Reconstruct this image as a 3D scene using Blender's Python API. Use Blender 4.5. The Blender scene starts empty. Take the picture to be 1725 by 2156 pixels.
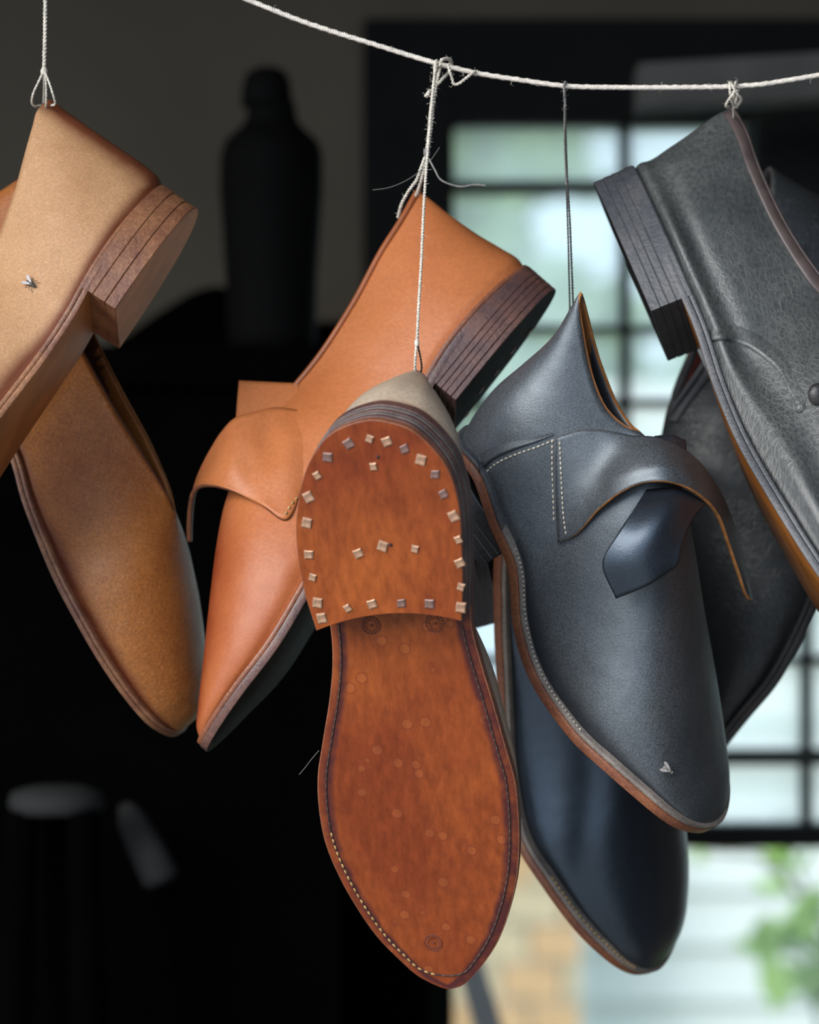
import bpy, bmesh, math, random
import numpy as np
from mathutils import Vector, Matrix
from mathutils.bvhtree import BVHTree

# ------------------------------------------------------------------ camera, sky, exposure
D = 1.6                 # distance from the lens to the hanging shoes (metres)
K = 0.000244            # metres per photograph pixel at that distance
CX, CY, CZ = 862.5, 1078.0, 1.70
scene = bpy.context.scene
cam_data = bpy.data.cameras.new('camera')
cam = bpy.data.objects.new('camera', cam_data)
scene.collection.objects.link(cam)
cam.location = (0, -D, CZ)
cam.rotation_euler = (math.radians(90), 0, 0)
cam_data.sensor_fit = 'HORIZONTAL'
cam_data.sensor_width = 24.0
cam_data.lens = 24.0 * D / (1725 * K)
cam_data.clip_start = 0.05
cam_data.dof.use_dof = True
cam_data.dof.focus_distance = D - 0.03
cam_data.dof.aperture_fstop = 4.8
scene.camera = cam

world = bpy.data.worlds.new('overcast_sky')
scene.world = world
world.use_nodes = True
bg = world.node_tree.nodes['Background']
bg.inputs['Color'].default_value = (0.70, 0.86, 1.08, 1)
bg.inputs['Strength'].default_value = 1.0

sun_data = bpy.data.lights.new('hazy_sun', 'SUN')
sun_data.energy = 2.8
sun_data.angle = math.radians(50)
sun_data.color = (1.0, 0.95, 0.88)
sun = bpy.data.objects.new('hazy_sun', sun_data)
scene.collection.objects.link(sun)
sun.rotation_euler = Vector((0.66, 0.68, -0.50)).to_track_quat('-Z', 'Y').to_euler()

scene.view_settings.view_transform = 'Standard'
scene.view_settings.look = 'None'
scene.view_settings.gamma = 1.0
scene.view_settings.use_curve_mapping = False
scene.view_settings.exposure = 0.8

rnd = random.Random(7)
COL = scene.collection

# ------------------------------------------------------------------ helpers: coordinates, curves
def wpt(px, py, d=0.0):
    """world point seen at photograph pixel (px, py), d metres behind the line of shoes"""
    s = K * (D + d) / D
    return Vector(((px - CX) * s, d, CZ + (CY - py) * s))

def spline(tab, ts):
    """cubic Hermite through rows (t, values...) with end extrapolation"""
    tab = np.array(tab, float)
    t = tab[:, 0]; v = tab[:, 1:]
    m = np.zeros_like(v)
    dt = np.diff(t)[:, None]; sl = np.diff(v, axis=0) / dt
    m[0] = sl[0]; m[-1] = sl[-1]
    if len(t) > 2:
        m[1:-1] = (sl[:-1] * dt[1:] + sl[1:] * dt[:-1]) / (dt[1:] + dt[:-1])
    ts = np.atleast_1d(np.array(ts, float))
    i = np.clip(np.searchsorted(t, ts, side='right') - 1, 0, len(t) - 2)
    h = (t[i + 1] - t[i])[:, None]; u = (ts - t[i])[:, None] / h
    uc = np.clip(u, 0, 1)
    r = ((2*uc**3 - 3*uc**2 + 1) * v[i] + (uc**3 - 2*uc**2 + uc) * h * m[i]
         + (-2*uc**3 + 3*uc**2) * v[i + 1] + (uc**3 - uc**2) * h * m[i + 1])
    r = r + np.where(u < 0, u * h * m[i], 0) + np.where(u > 1, (u - 1) * h * m[i + 1], 0)
    return r

def poly_param(pts):
    p = np.array(pts, float)
    s = np.concatenate([[0], np.cumsum(np.linalg.norm(np.diff(p, axis=0), axis=1))])
    s /= s[-1]
    return [(a, *b) for a, b in zip(s, p)]

def smooth_path(pts, n):
    return spline(poly_param(pts), np.linspace(0, 1, n))

def sstep(a, b, x):
    u = np.clip((x - a) / (b - a), 0, 1)
    return u * u * (3 - 2 * u)

# ------------------------------------------------------------------ helpers: objects
def new_obj(name, me, parent=None, loc=None):
    o = bpy.data.objects.new(name, me)
    COL.objects.link(o)
    if parent is not None:
        o.parent = parent
    if loc is not None:
        o.location = loc
    return o

def thing(name, label, cat, loc=(0, 0, 0), group=None):
    o = bpy.data.objects.new(name, None)
    COL.objects.link(o)
    o.empty_display_size = 0.02
    o.location = loc
    o['label'] = label; o['category'] = cat
    if group: o['group'] = group
    return o

def tag(o, label, cat, group=None):
    o['label'] = label; o['category'] = cat
    if group: o['group'] = group
    return o

def origin_of(o):
    v = Vector((0, 0, 0))
    while o is not None:
        v += o.location
        o = o.parent
    return v

def mesh_obj(name, verts, faces, mats, parent=None, smooth=True, attr=None, weld=None, mat_idx=None, orient=None, origin=None):
    """verts in world coordinates; the object is parented to `parent` and shares its origin"""
    base = origin_of(parent) if parent is not None else Vector(origin if origin is not None else (0, 0, 0))
    me = bpy.data.meshes.new(name)
    vs = [(v[0] - base.x, v[1] - base.y, v[2] - base.z) for v in verts]
    me.from_pydata(vs, [], [tuple(int(i) for i in f) for f in faces])
    if not isinstance(mats, (list, tuple)): mats = [mats]
    for m in mats: me.materials.append(m)
    if mat_idx is not None:
        me.polygons.foreach_set('material_index', list(mat_idx))
    if attr is not None:
        for an, vals in attr.items():
            a = me.attributes.new(an, 'FLOAT', 'POINT')
            a.data.foreach_set('value', [float(x) for x in vals])
    bm = bmesh.new(); bm.from_mesh(me)
    if weld is not None:
        bmesh.ops.remove_doubles(bm, verts=bm.verts, dist=weld)
    if orient == 'out':
        bmesh.ops.recalc_face_normals(bm, faces=bm.faces)
    elif orient is not None:          # a direction most faces should look along
        bmesh.ops.recalc_face_normals(bm, faces=bm.faces)
        dv = Vector(orient)
        if sum(f.normal.dot(dv) * f.calc_area() for f in bm.faces) < 0:
            bmesh.ops.reverse_faces(bm, faces=bm.faces)
    bm.to_mesh(me); bm.free()
    me.polygons.foreach_set('use_smooth', [smooth] * len(me.polygons))
    me.update()
    o = new_obj(name, me, parent, None if parent is not None else base)
    return o

def solidify(o, th, offset=-1, rim=None, inner=None):
    m = o.modifiers.new('thickness', 'SOLIDIFY')
    m.thickness = th; m.offset = offset
    m.use_even_offset = False
    if rim is not None: m.material_offset_rim = rim
    if inner is not None: m.material_offset = inner
    return m

def grid_faces(nu, nv, off=0):
    return [(off + i*nv + j, off + i*nv + j + 1, off + (i+1)*nv + j + 1, off + (i+1)*nv + j)
            for i in range(nu - 1) for j in range(nv - 1)]

def tube_geo(path, rad, sides=8, closed=False, caps=True):
    """verts, faces of a tube along world points; rad is a number or one per point"""
    P = [Vector(p) for p in path]; n = len(P)
    R = [rad] * n if np.isscalar(rad) else list(rad)
    verts, faces = [], []
    prev = None
    for i in range(n):
        if closed:
            t = (P[(i + 1) % n] - P[i - 1])
        else:
            t = P[min(i + 1, n - 1)] - P[max(i - 1, 0)]
        if t.length < 1e-12: t = Vector((0, 0, 1))
        t.normalize()
        if prev is None:
            a = t.cross(Vector((0.3, 0.9, 0.2)))
            if a.length < 1e-3: a = t.cross(Vector((1, 0, 0)))
            a.normalize()
        else:
            a = prev - t * prev.dot(t)
            if a.length < 1e-6: a = t.orthogonal()
            a.normalize()
        prev = a
        b = t.cross(a)
        for k in range(sides):
            an = 2 * math.pi * k / sides
            verts.append(P[i] + (a * math.cos(an) + b * math.sin(an)) * R[i])
    m = n if closed else n - 1
    for i in range(m):
        for k in range(sides):
            i2 = (i + 1) % n; k2 = (k + 1) % sides
            faces.append((i*sides + k, i*sides + k2, i2*sides + k2, i2*sides + k))
    if not closed and caps:
        faces.append(tuple(range(sides - 1, -1, -1)))
        faces.append(tuple((n - 1)*sides + k for k in range(sides)))
    return verts, faces

def join_geo(parts):
    V, F = [], []
    for v, f in parts:
        o = len(V); V += list(v); F += [tuple(i + o for i in ff) for ff in f]
    return V, F

def tube(name, path, rad, mat, parent=None, sides=8, closed=False, origin=None):
    v, f = tube_geo(path, rad, sides, closed)
    return mesh_obj(name, v, f, mat, parent, origin=origin)

def rope_geo(path, rad, strands=3, pitch=0.008, step=0.0009, sides=6, jitter=0.0):
    """twisted cord: helical strands round a path of world points"""
    P = np.array([list(p) for p in path])
    L = np.linalg.norm(np.diff(P, axis=0), axis=1).sum()
    n = max(8, int(L / step))
    C = smooth_path(P, n)
    out = []
    frames = []
    prev = None
    for i in range(n):
        t = Vector(C[min(i+1, n-1)] - C[max(i-1, 0)]).normalized()
        a = t.cross(Vector((0.1, 1, 0.05))).normalized() if prev is None else (prev - t * prev.dot(t)).normalized()
        prev = a; frames.append((a, t.cross(a)))
    for s in range(strands):
        ph = 2 * math.pi * s / strands
        pts = []
        for i in range(n):
            an = ph + 2 * math.pi * (i / (n - 1)) * L / pitch
            a, b = frames[i]
            rr = rad * 0.5 * (1 + jitter * math.sin(i * 0.37 + s * 2.1))
            pts.append(Vector(C[i]) + (a * math.cos(an) + b * math.sin(an)) * rr)
        out.append(tube_geo(pts, rad * 0.60, sides))
    return join_geo(out)

def fuzz_geo(path, n, rad, length, seed):
    """loose fibres standing off a cord"""
    r = random.Random(seed)
    C = smooth_path([list(p) for p in path], 200)
    out = []
    for _ in range(n):
        i = r.randrange(2, 197)
        p = Vector(C[i]); t = Vector(C[i+1] - C[i-1]).normalized()
        o = t.orthogonal(); o.rotate(Matrix.Rotation(r.uniform(0, 6.28), 3, t))
        l = length * r.uniform(0.4, 1.2)
        out.append(tube_geo([p + o*rad*0.6, p + o*(rad + l*0.5) + t*l*r.uniform(-.6, .6), p + o*(rad + l*0.8) + t*l*r.uniform(-1.2, 1.2)], [0.00009, 0.00008, 0.00005], 3))
    return join_geo(out)

CAM = Vector((0, -D, CZ))
def bvh_of(objs):
    V, F = [], []
    for o in objs:
        b = origin_of(o); off = len(V)
        V += [v.co + b for v in o.data.vertices]
        F += [tuple(i + off for i in p.vertices) for p in o.data.polygons]
    return BVHTree.FromPolygons(V, F)

def cast(bvh, px, py):
    d = (wpt(px, py, 0) - CAM).normalized()
    h = bvh.ray_cast(CAM, d)
    if h[0] is None: return None, None
    n = h[1]
    if n.dot(d) > 0: n = -n
    return h[0], n

def on_surface(bvh, pts, off):
    """points of the photograph carried onto a surface, lifted `off` metres along its normal"""
    out = []; last = None
    for (x, y) in pts:
        p, n = cast(bvh, x, y)
        if p is None:
            dep = last if last is not None else 0.0
            out.append(wpt(x, y, dep))
        else:
            q = p + n * off
            last = q.y
            out.append(q)
    return out

def stitches(name, pts, rad, length, gap, mat, parent, every=None):
    """row of short thread stitches along world points, one mesh"""
    P = np.array([list(p) for p in pts])
    L = np.linalg.norm(np.diff(P, axis=0), axis=1).sum()
    n = max(2, int(L / (length + gap)))
    C = spline(poly_param(P), np.linspace(0, 1, n * 6 + 1))
    geo = []
    f = length / (length + gap)
    for i in range(n):
        a = Vector(C[i*6]); b = Vector(C[min(i*6 + 6, len(C) - 1)])
        b = a + (b - a) * f
        m = (a + b) / 2
        geo.append(tube_geo([a, a.lerp(m, .45), m, b.lerp(m, .45), b], [rad*.45, rad*.95, rad, rad*.95, rad*.45], 6))
    v, fc = join_geo(geo)
    o = mesh_obj(name, v, fc, mat, parent)
    o['kind'] = 'stuff'
    return o

def edge_strip(name, bvh, edge, inner, th, mat, parent, n=60, m=6, drop=0.0006):
    """overlapping leather edge: a strip lying on a surface, proud along `edge`, sinking in at `inner`"""
    E = smooth_path(edge, n); I = smooth_path(inner, n)
    V = []
    for i in range(n):
        for j in range(m):
            u = j / (m - 1)
            q = E[i] * (1 - u) + I[i] * u
            p, nn = cast(bvh, q[0], q[1])
            if p is None:
                p = wpt(q[0], q[1], V[-1].y if V else 0); nn = Vector((0, -1, 0))
            V.append(p + nn * (th * (1 - u) ** 0.7 - drop * u))
    F = grid_faces(n, m)
    # edge wall going down into the surface
    base = len(V)
    for i in range(n):
        q = E[i]
        p, nn = cast(bvh, q[0], q[1])
        V.append((p - nn * 0.0005) if p is not None else V[i*m] + Vector((0, th, 0)))
    for i in range(n - 1):
        F.append((i*m, (i+1)*m, base + i + 1, base + i))
    return mesh_obj(name, V, F, mat, parent, orient=(0, -1, 0))

def sheet(name, rows, mats, parent, nu=50, nv=16, th=0.002, rim=1, inner=0, orient=(0, -1, 0), burn=None):
    """leather flap through rows of (px, py, depth) control points"""
    rows = [smooth_path([wpt(*p) for p in r], nu) for r in rows]
    cols = []
    for i in range(nu):
        cols.append(smooth_path([r[i] for r in rows], nv))
    V = [Vector(c) for col in cols for c in col]
    o = mesh_obj(name, V, grid_faces(nu, nv), mats, parent, orient=orient)
    solidify(o, th, -1, rim=rim, inner=inner)
    return o
# ------------------------------------------------------------------ materials
def nt(mat):
    mat.use_nodes = True
    t = mat.node_tree
    return t, t.nodes, t.links, t.nodes['Principled BSDF']

def node(ns, kind, **kw):
    n = ns.new(kind)
    for k, v in kw.items():
        if k in n.inputs: n.inputs[k].default_value = v
        else: setattr(n, k, v)
    return n

def ramp(ns, lk, fac, p0, c0, p1, c1):
    r = ns.new('ShaderNodeValToRGB')
    r.color_ramp.elements[0].position = p0; r.color_ramp.elements[0].color = c0
    r.color_ramp.elements[1].position = p1; r.color_ramp.elements[1].color = c1
    lk.new(fac, r.inputs[0])
    return r.outputs[0]

def mixc(ns, lk, fac, a, b, mode='MIX'):
    m = ns.new('ShaderNodeMix'); m.data_type = 'RGBA'; m.blend_type = mode
    for sock, val in ((m.inputs[0], fac), (m.inputs[6], a), (m.inputs[7], b)):
        if isinstance(val, (int, float)): sock.default_value = val
        elif isinstance(val, (tuple, list)): sock.default_value = val
        else: lk.new(val, sock)
    return m.outputs[2]

def c4(c): return (c[0], c[1], c[2], 1)

def mathn(ns, lk, op, a, b=None):
    m = ns.new('ShaderNodeMath'); m.operation = op
    for s, v in ((m.inputs[0], a), (m.inputs[1], b)):
        if v is None: continue
        if isinstance(v, (int, float)): s.default_value = v
        else: lk.new(v, s)
    return m.outputs[0]

def leather(name, base, alt, burn=None, rough=0.45, grain=700, grain_amt=0.25, crease=0.0, crease_scale=90,
            speck=0.0, speck_col=None, spec=0.5, coat=0.0, stretch=(1, 1, 1), blotch=14, sheen=0.0, pale_crease=0.0, tint=None):
    """dyed leather: blotchy colour, darker burnish where the `burn` attribute is high, fine pores, creases"""
    mat = bpy.data.materials.new(name)
    t, ns, lk, bs = nt(mat)
    tc = ns.new('ShaderNodeTexCoord')
    mp = ns.new('ShaderNodeMapping'); mp.inputs['Scale'].default_value = stretch
    lk.new(tc.outputs['Object'], mp.inputs['Vector'])
    co = mp.outputs[0]
    n1 = node(ns, 'ShaderNodeTexNoise', Scale=blotch, Detail=6.0, Roughness=0.6); lk.new(co, n1.inputs['Vector'])
    n2 = node(ns, 'ShaderNodeTexNoise', Scale=grain, Detail=3.0, Roughness=0.6); lk.new(co, n2.inputs['Vector'])
    f1 = ramp(ns, lk, n1.outputs['Fac'], 0.36, (0, 0, 0, 1), 0.66, (1, 1, 1, 1))
    col = mixc(ns, lk, f1, c4(base), c4(alt))
    # fine grain colour
    g = ramp(ns, lk, n2.outputs['Fac'], 0.35, (1 - grain_amt,) * 3 + (1,), 0.65, (1 + grain_amt * .5,) * 3 + (1,))
    col = mixc(ns, lk, 1.0, col, g, 'MULTIPLY')
    if speck > 0:
        n3 = node(ns, 'ShaderNodeTexNoise', Scale=grain * 0.55, Detail=2.0, Roughness=0.7); lk.new(co, n3.inputs['Vector'])
        sp = ramp(ns, lk, n3.outputs['Fac'], 0.60, (0, 0, 0, 1), 0.72, (1, 1, 1, 1))
        fs = mathn(ns, lk, 'MULTIPLY', sp, speck)
        col = mixc(ns, lk, fs, col, c4(speck_col))
    if burn is not None:
        at = ns.new('ShaderNodeAttribute'); at.attribute_name = 'burn'
        nb = node(ns, 'ShaderNodeTexNoise', Scale=45.0, Detail=5.0, Roughness=0.65); lk.new(co, nb.inputs['Vector'])
        b0 = mathn(ns, lk, 'SUBTRACT', nb.outputs['Fac'], 0.5)
        b1 = mathn(ns, lk, 'MULTIPLY', b0, 0.7)
        b2 = mathn(ns, lk, 'ADD', at.outputs['Fac'], b1)
        b3 = mathn(ns, lk, 'MULTIPLY', b2, at.outputs['Fac'])
        bf = ramp(ns, lk, b3, 0.06, (0, 0, 0, 1), 0.75, (1, 1, 1, 1))
        col = mixc(ns, lk, bf, col, c4(burn))
    lk.new(col, bs.inputs['Base Color'])
    rr = ramp(ns, lk, n1.outputs['Fac'], 0.3, (rough - .07,) * 3 + (1,), 0.7, (rough + .09,) * 3 + (1,))
    lk.new(rr, bs.inputs['Roughness'])
    bs.inputs['Specular IOR Level'].default_value = spec
    bs.inputs['Coat Weight'].default_value = coat
    if tint: bs.inputs['Specular Tint'].default_value = c4(tint)
    bs.inputs['Coat Roughness'].default_value = 0.25
    if sheen > 0:
        bs.inputs['Sheen Weight'].default_value = sheen
    # relief
    b1 = node(ns, 'ShaderNodeBump', Strength=0.35, Distance=0.0004); lk.new(n2.outputs['Fac'], b1.inputs['Height'])
    last = b1.outputs[0]
    if crease > 0:
        nd = node(ns, 'ShaderNodeTexNoise', Scale=crease_scale * .35, Detail=4.0); lk.new(co, nd.inputs['Vector'])
        vm = ns.new('ShaderNodeVectorMath'); vm.operation = 'MULTIPLY_ADD'
        lk.new(nd.outputs['Color'], vm.inputs[0]); vm.inputs[1].default_value = (3.0 / crease_scale,) * 3; lk.new(co, vm.inputs[2])
        vo = node(ns, 'ShaderNodeTexVoronoi', Scale=crease_scale, feature='DISTANCE_TO_EDGE'); lk.new(vm.outputs[0], vo.inputs['Vector'])
        vq = node(ns, 'ShaderNodeTexVoronoi', Scale=crease_scale * 2.7, feature='DISTANCE_TO_EDGE'); lk.new(vm.outputs[0], vq.inputs['Vector'])
        cr = ramp(ns, lk, vo.outputs['Distance'], 0.0, (0, 0, 0, 1), 0.16, (1, 1, 1, 1))
        cq = ramp(ns, lk, vq.outputs['Distance'], 0.0, (0.5, 0.5, 0.5, 1), 0.2, (1, 1, 1, 1))
        hh = mathn(ns, lk, 'MULTIPLY', cr, cq)
        # patches where the grain is smooth
        nm_ = node(ns, 'ShaderNodeTexNoise', Scale=22.0, Detail=3.0); lk.new(co, nm_.inputs['Vector'])
        msk = ramp(ns, lk, nm_.outputs['Fac'], 0.38, (0, 0, 0, 1), 0.6, (1, 1, 1, 1))
        hm = ns.new('ShaderNodeMix'); lk.new(msk, hm.inputs[0]); hm.inputs[2].default_value = 1.0; lk.new(hh, hm.inputs[3])
        b2 = node(ns, 'ShaderNodeBump', Strength=crease, Distance=0.0005); lk.new(hm.outputs[0], b2.inputs['Height'])
        lk.new(last, b2.inputs['Normal']); last = b2.outputs[0]
        if pale_crease > 0:
            inv = mathn(ns, lk, 'SUBTRACT', 1.0, hm.outputs[0])
            fc = mathn(ns, lk, 'MULTIPLY', inv, pale_crease)
            col2 = mixc(ns, lk, fc, col, c4(speck_col))
            lk.new(col2, bs.inputs['Base Color'])
    nl = node(ns, 'ShaderNodeTexNoise', Scale=38.0, Detail=2.0); lk.new(co, nl.inputs['Vector'])
    b3 = node(ns, 'ShaderNodeBump', Strength=0.22, Distance=0.004); lk.new(nl.outputs['Fac'], b3.inputs['Height'])
    lk.new(last, b3.inputs['Normal']); last = b3.outputs[0]
    lk.new(last, bs.inputs['Normal'])
    return mat

def stacked(name, c0, c1, rough=0.45, scale=(60, 60, 60), n=9.0):
    """edge of stacked leather: streaky two-tone"""
    mat = bpy.data.materials.new(name)
    t, ns, lk, bs = nt(mat)
    tc = ns.new('ShaderNodeTexCoord')
    n1 = node(ns, 'ShaderNodeTexNoise', Scale=40.0, Detail=6.0, Roughness=0.7); lk.new(tc.outputs['Object'], n1.inputs['Vector'])
    n2 = node(ns, 'ShaderNodeTexNoise', Scale=600.0, Detail=2.0); lk.new(tc.outputs['Object'], n2.inputs['Vector'])
    f = ramp(ns, lk, n1.outputs['Fac'], 0.38, (0, 0, 0, 1), 0.64, (1, 1, 1, 1))
    col = mixc(ns, lk, f, c4(c0), c4(c1))
    g = ramp(ns, lk, n2.outputs['Fac'], 0.3, (.75, .75, .75, 1), 0.7, (1.15, 1.15, 1.15, 1))
    col = mixc(ns, lk, 1.0, col, g, 'MULTIPLY')
    lk.new(col, bs.inputs['Base Color'])
    bs.inputs['Roughness'].default_value = rough
    b = node(ns, 'ShaderNodeBump', Strength=0.4, Distance=0.0005); lk.new(n2.outputs['Fac'], b.inputs['Height'])
    b2 = node(ns, 'ShaderNodeBump', Strength=0.3, Distance=0.002); lk.new(n1.outputs['Fac'], b2.inputs['Height'])
    lk.new(b.outputs[0], b2.inputs['Normal']); lk.new(b2.outputs[0], bs.inputs['Normal'])
    return mat

def plain(name, c, rough=0.7, var=0.15, scale=60.0, spec=0.5, metal=0.0, bump=0.2, bump_d=0.001):
    mat = bpy.data.materials.new(name)
    t, ns, lk, bs = nt(mat)
    tc = ns.new('ShaderNodeTexCoord')
    n1 = node(ns, 'ShaderNodeTexNoise', Scale=scale, Detail=5.0); lk.new(tc.outputs['Object'], n1.inputs['Vector'])
    g = ramp(ns, lk, n1.outputs['Fac'], 0.3, (1 - var,) * 3 + (1,), 0.7, (1 + var,) * 3 + (1,))
    col = mixc(ns, lk, 1.0, c4(c), g, 'MULTIPLY')
    lk.new(col, bs.inputs['Base Color'])
    bs.inputs['Roughness'].default_value = rough
    bs.inputs['Specular IOR Level'].default_value = spec
    bs.inputs['Metallic'].default_value = metal
    if bump > 0:
        b = node(ns, 'ShaderNodeBump', Strength=bump, Distance=bump_d); lk.new(n1.outputs['Fac'], b.inputs['Height'])
        lk.new(b.outputs[0], bs.inputs['Normal'])
    return mat

def sole_leather(name, spots=True):
    """vegetable-tanned sole: long grain streaks, water spots with darker rims"""
    mat = bpy.data.materials.new(name)
    t, ns, lk, bs = nt(mat)
    tc = ns.new('ShaderNodeTexCoord'); co = tc.outputs['Object']
    mp = ns.new('ShaderNodeMapping'); mp.inputs['Scale'].default_value = (1, 1, 0.10); lk.new(co, mp.inputs['Vector'])
    st = node(ns, 'ShaderNodeTexNoise', Scale=240.0, Detail=5.0, Roughness=0.65); lk.new(mp.outputs[0], st.inputs['Vector'])
    bl = node(ns, 'ShaderNodeTexNoise', Scale=16.0, Detail=4.0); lk.new(co, bl.inputs['Vector'])
    f = ramp(ns, lk, bl.outputs['Fac'], 0.36, (0, 0, 0, 1), 0.66, (1, 1, 1, 1))
    col = mixc(ns, lk, f, (0.30, 0.072, 0.014, 1), (0.185, 0.034, 0.008, 1))
    g = ramp(ns, lk, st.outputs['Fac'], 0.30, (.68, .62, .58, 1), 0.70, (1.15, 1.15, 1.12, 1))
    col = mixc(ns, lk, 1.0, col, g, 'MULTIPLY')
    if spots:
        vo = node(ns, 'ShaderNodeTexVoronoi', Scale=95.0, Randomness=1.0); lk.new(co, vo.inputs['Vector'])
        # only some cells hold a drop mark
        pick = ramp(ns, lk, vo.outputs['Color'], 0.52, (0, 0, 0, 1), 0.53, (1, 1, 1, 1))
        r1 = ramp(ns, lk, vo.outputs['Distance'], 0.22, (1, 1, 1, 1), 0.26, (0, 0, 0, 1))
        r2 = ramp(ns, lk, vo.outputs['Distance'], 0.30, (1, 1, 1, 1), 0.36, (0, 0, 0, 1))
        ring = mathn(ns, lk, 'SUBTRACT', r2, r1)
        ring = mathn(ns, lk, 'MULTIPLY', mathn(ns, lk, 'MULTIPLY', ring, pick), 0.42)
        col = mixc(ns, lk, ring, col, (0.15, 0.028, 0.010, 1))
        inn = mathn(ns, lk, 'MULTIPLY', mathn(ns, lk, 'MULTIPLY', r1, pick), 0.16)
        col = mixc(ns, lk, inn, col, (0.47, 0.15, 0.045, 1))
    at = ns.new('ShaderNodeAttribute'); at.attribute_name = 'burn'
    nb = node(ns, 'ShaderNodeTexNoise', Scale=90.0, Detail=5.0, Roughness=0.65); lk.new(co, nb.inputs['Vector'])
    b2 = mathn(ns, lk, 'MULTIPLY', at.outputs['Fac'], mathn(ns, lk, 'MULTIPLY', nb.outputs['Fac'], 1.9))
    bf = ramp(ns, lk, b2, 0.22, (0, 0, 0, 1), 0.85, (1, 1, 1, 1))
    col = mixc(ns, lk, bf, col, (0.060, 0.013, 0.012, 1))
    lk.new(col, bs.inputs['Base Color'])
    bs.inputs['Roughness'].default_value = 0.42
    bs.inputs['Specular IOR Level'].default_value = 0.28
    b = node(ns, 'ShaderNodeBump', Strength=0.25, Distance=0.0006); lk.new(st.outputs['Fac'], b.inputs['Height'])
    lk.new(b.outputs[0], bs.inputs['Normal'])
    return mat

M = {}
M['ochre'] = leather('ochre_tan_leather', (0.45, 0.25, 0.125), (0.375, 0.195, 0.088), burn=(0.15, 0.042, 0.016), rough=0.55,
                     grain=900, grain_amt=0.18, speck=0.35, speck_col=(0.54, 0.38, 0.26), spec=0.35, blotch=18)
M['cognac'] = leather('cognac_leather', (0.40, 0.145, 0.034), (0.27, 0.080, 0.018), burn=(0.10, 0.020, 0.007), rough=0.46,
                      grain=800, grain_amt=0.3, crease=0.3, crease_scale=330, speck=0.25, speck_col=(0.55, 0.30, 0.15), spec=0.4)
M['orange'] = leather('orange_tan_leather', (0.47, 0.155, 0.052), (0.42, 0.125, 0.038), burn=(0.235, 0.038, 0.009), rough=0.42,
                      grain=520, grain_amt=0.10, spec=0.4, blotch=16)
M['piping'] = plain('red_brown_piping', (0.30, 0.085, 0.026), 0.42, 0.2, 60)
M['cone'] = leather('grey_tan_leather', (0.46, 0.36, 0.27), (0.38, 0.29, 0.21), burn=(0.24, 0.08, 0.03), rough=0.5, grain=500, grain_amt=0.15)
M['ashblack'] = leather('dusty_black_leather', (0.070, 0.076, 0.083), (0.044, 0.049, 0.056), burn=(0.010, 0.011, 0.014), rough=0.43,
                        grain=1100, grain_amt=0.5, speck=0.25, speck_col=(0.16, 0.17, 0.18), spec=1.0, blotch=22, tint=(0.80, 0.91, 1.0))
M['black'] = leather('black_calf_leather', (0.018, 0.022, 0.030), (0.012, 0.014, 0.019), burn=(0.004, 0.004, 0.005), rough=0.36,
                     grain=900, grain_amt=0.35, spec=1.0, coat=0.25, tint=(0.6, 0.78, 1.0))
M['wornblack'] = leather('creased_worn_black_leather', (0.062, 0.067, 0.066), (0.036, 0.041, 0.043), burn=(0.016, 0.018, 0.02), rough=0.44,
                         grain=600, grain_amt=0.4, crease=0.36, crease_scale=320, pale_crease=0.55, speck=0.2, speck_col=(0.15, 0.15, 0.14), spec=0.75, stretch=(1, 1, 0.45))
M['darkblack'] = leather('deep_black_leather', (0.034, 0.037, 0.039), (0.016, 0.018, 0.020), burn=(0.004, 0.004, 0.005), rough=0.38,
                         grain=600, grain_amt=0.3, crease=0.5, crease_scale=240, spec=0.45)  # the worn black leather again, with the rear shoe's shadow put into its colour
M['lining_tan'] = plain('raw_tan_lining', (0.30, 0.115, 0.032), 0.75, 0.25, 90)
M['lining_dark'] = plain('dark_brown_lining', (0.085, 0.026, 0.012), 0.7, 0.25, 90)
M['lining_red'] = plain('red_brown_lining', (0.11, 0.022, 0.012), 0.6, 0.3, 60)
M['raw_edge'] = plain('raw_cut_edge', (0.40, 0.165, 0.045), 0.75, 0.35, 260)
M['dark_edge'] = plain('dark_cut_edge', (0.16, 0.055, 0.020), 0.7, 0.35, 260)
M['black_edge'] = plain('blackened_cut_edge', (0.05, 0.045, 0.042), 0.6, 0.3, 260)
M['edge_tan'] = stacked('brown_sole_edge', (0.15, 0.056, 0.032), (0.30, 0.135, 0.062), 0.42)
M['edge_purple'] = stacked('purple_brown_stack', (0.075, 0.040, 0.040), (0.16, 0.075, 0.055), 0.42)
M['edge_grey'] = stacked('grey_brown_stack', (0.085, 0.070, 0.066), (0.17, 0.145, 0.13), 0.5)
M['edge_red'] = stacked('red_brown_welt', (0.17, 0.060, 0.034), (0.28, 0.10, 0.045), 0.4)
M['edge_collar'] = plain('brown_collar_binding', (0.085, 0.062, 0.058), 0.4, 0.2, 120)
M['edge_slate'] = stacked('slate_black_stack', (0.052, 0.056, 0.066), (0.085, 0.086, 0.09), 0.45)
M['edge_black'] = stacked('black_sole_edge', (0.020, 0.020, 0.022), (0.045, 0.040, 0.038), 0.4)
M['welt_grey'] = stacked('dusty_welt', (0.15, 0.125, 0.11), (0.26, 0.22, 0.19), 0.6)
M['sole_tan'] = plain('tan_sole_bottom', (0.34, 0.15, 0.05), 0.6, 0.2, 40, spec=0.2)
M['sole_black'] = plain('black_sole_bottom', (0.014, 0.010, 0.010), 0.7, 0.3, 40, spec=0.03)
M['sole_amber'] = plain('amber_varnished_sole', (0.24, 0.085, 0.018), 0.25, 0.3, 40)
M['sole_orange'] = sole_leather('orange_sole_leather')
M['heel_orange'] = sole_leather('orange_heel_leather', False)
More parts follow.
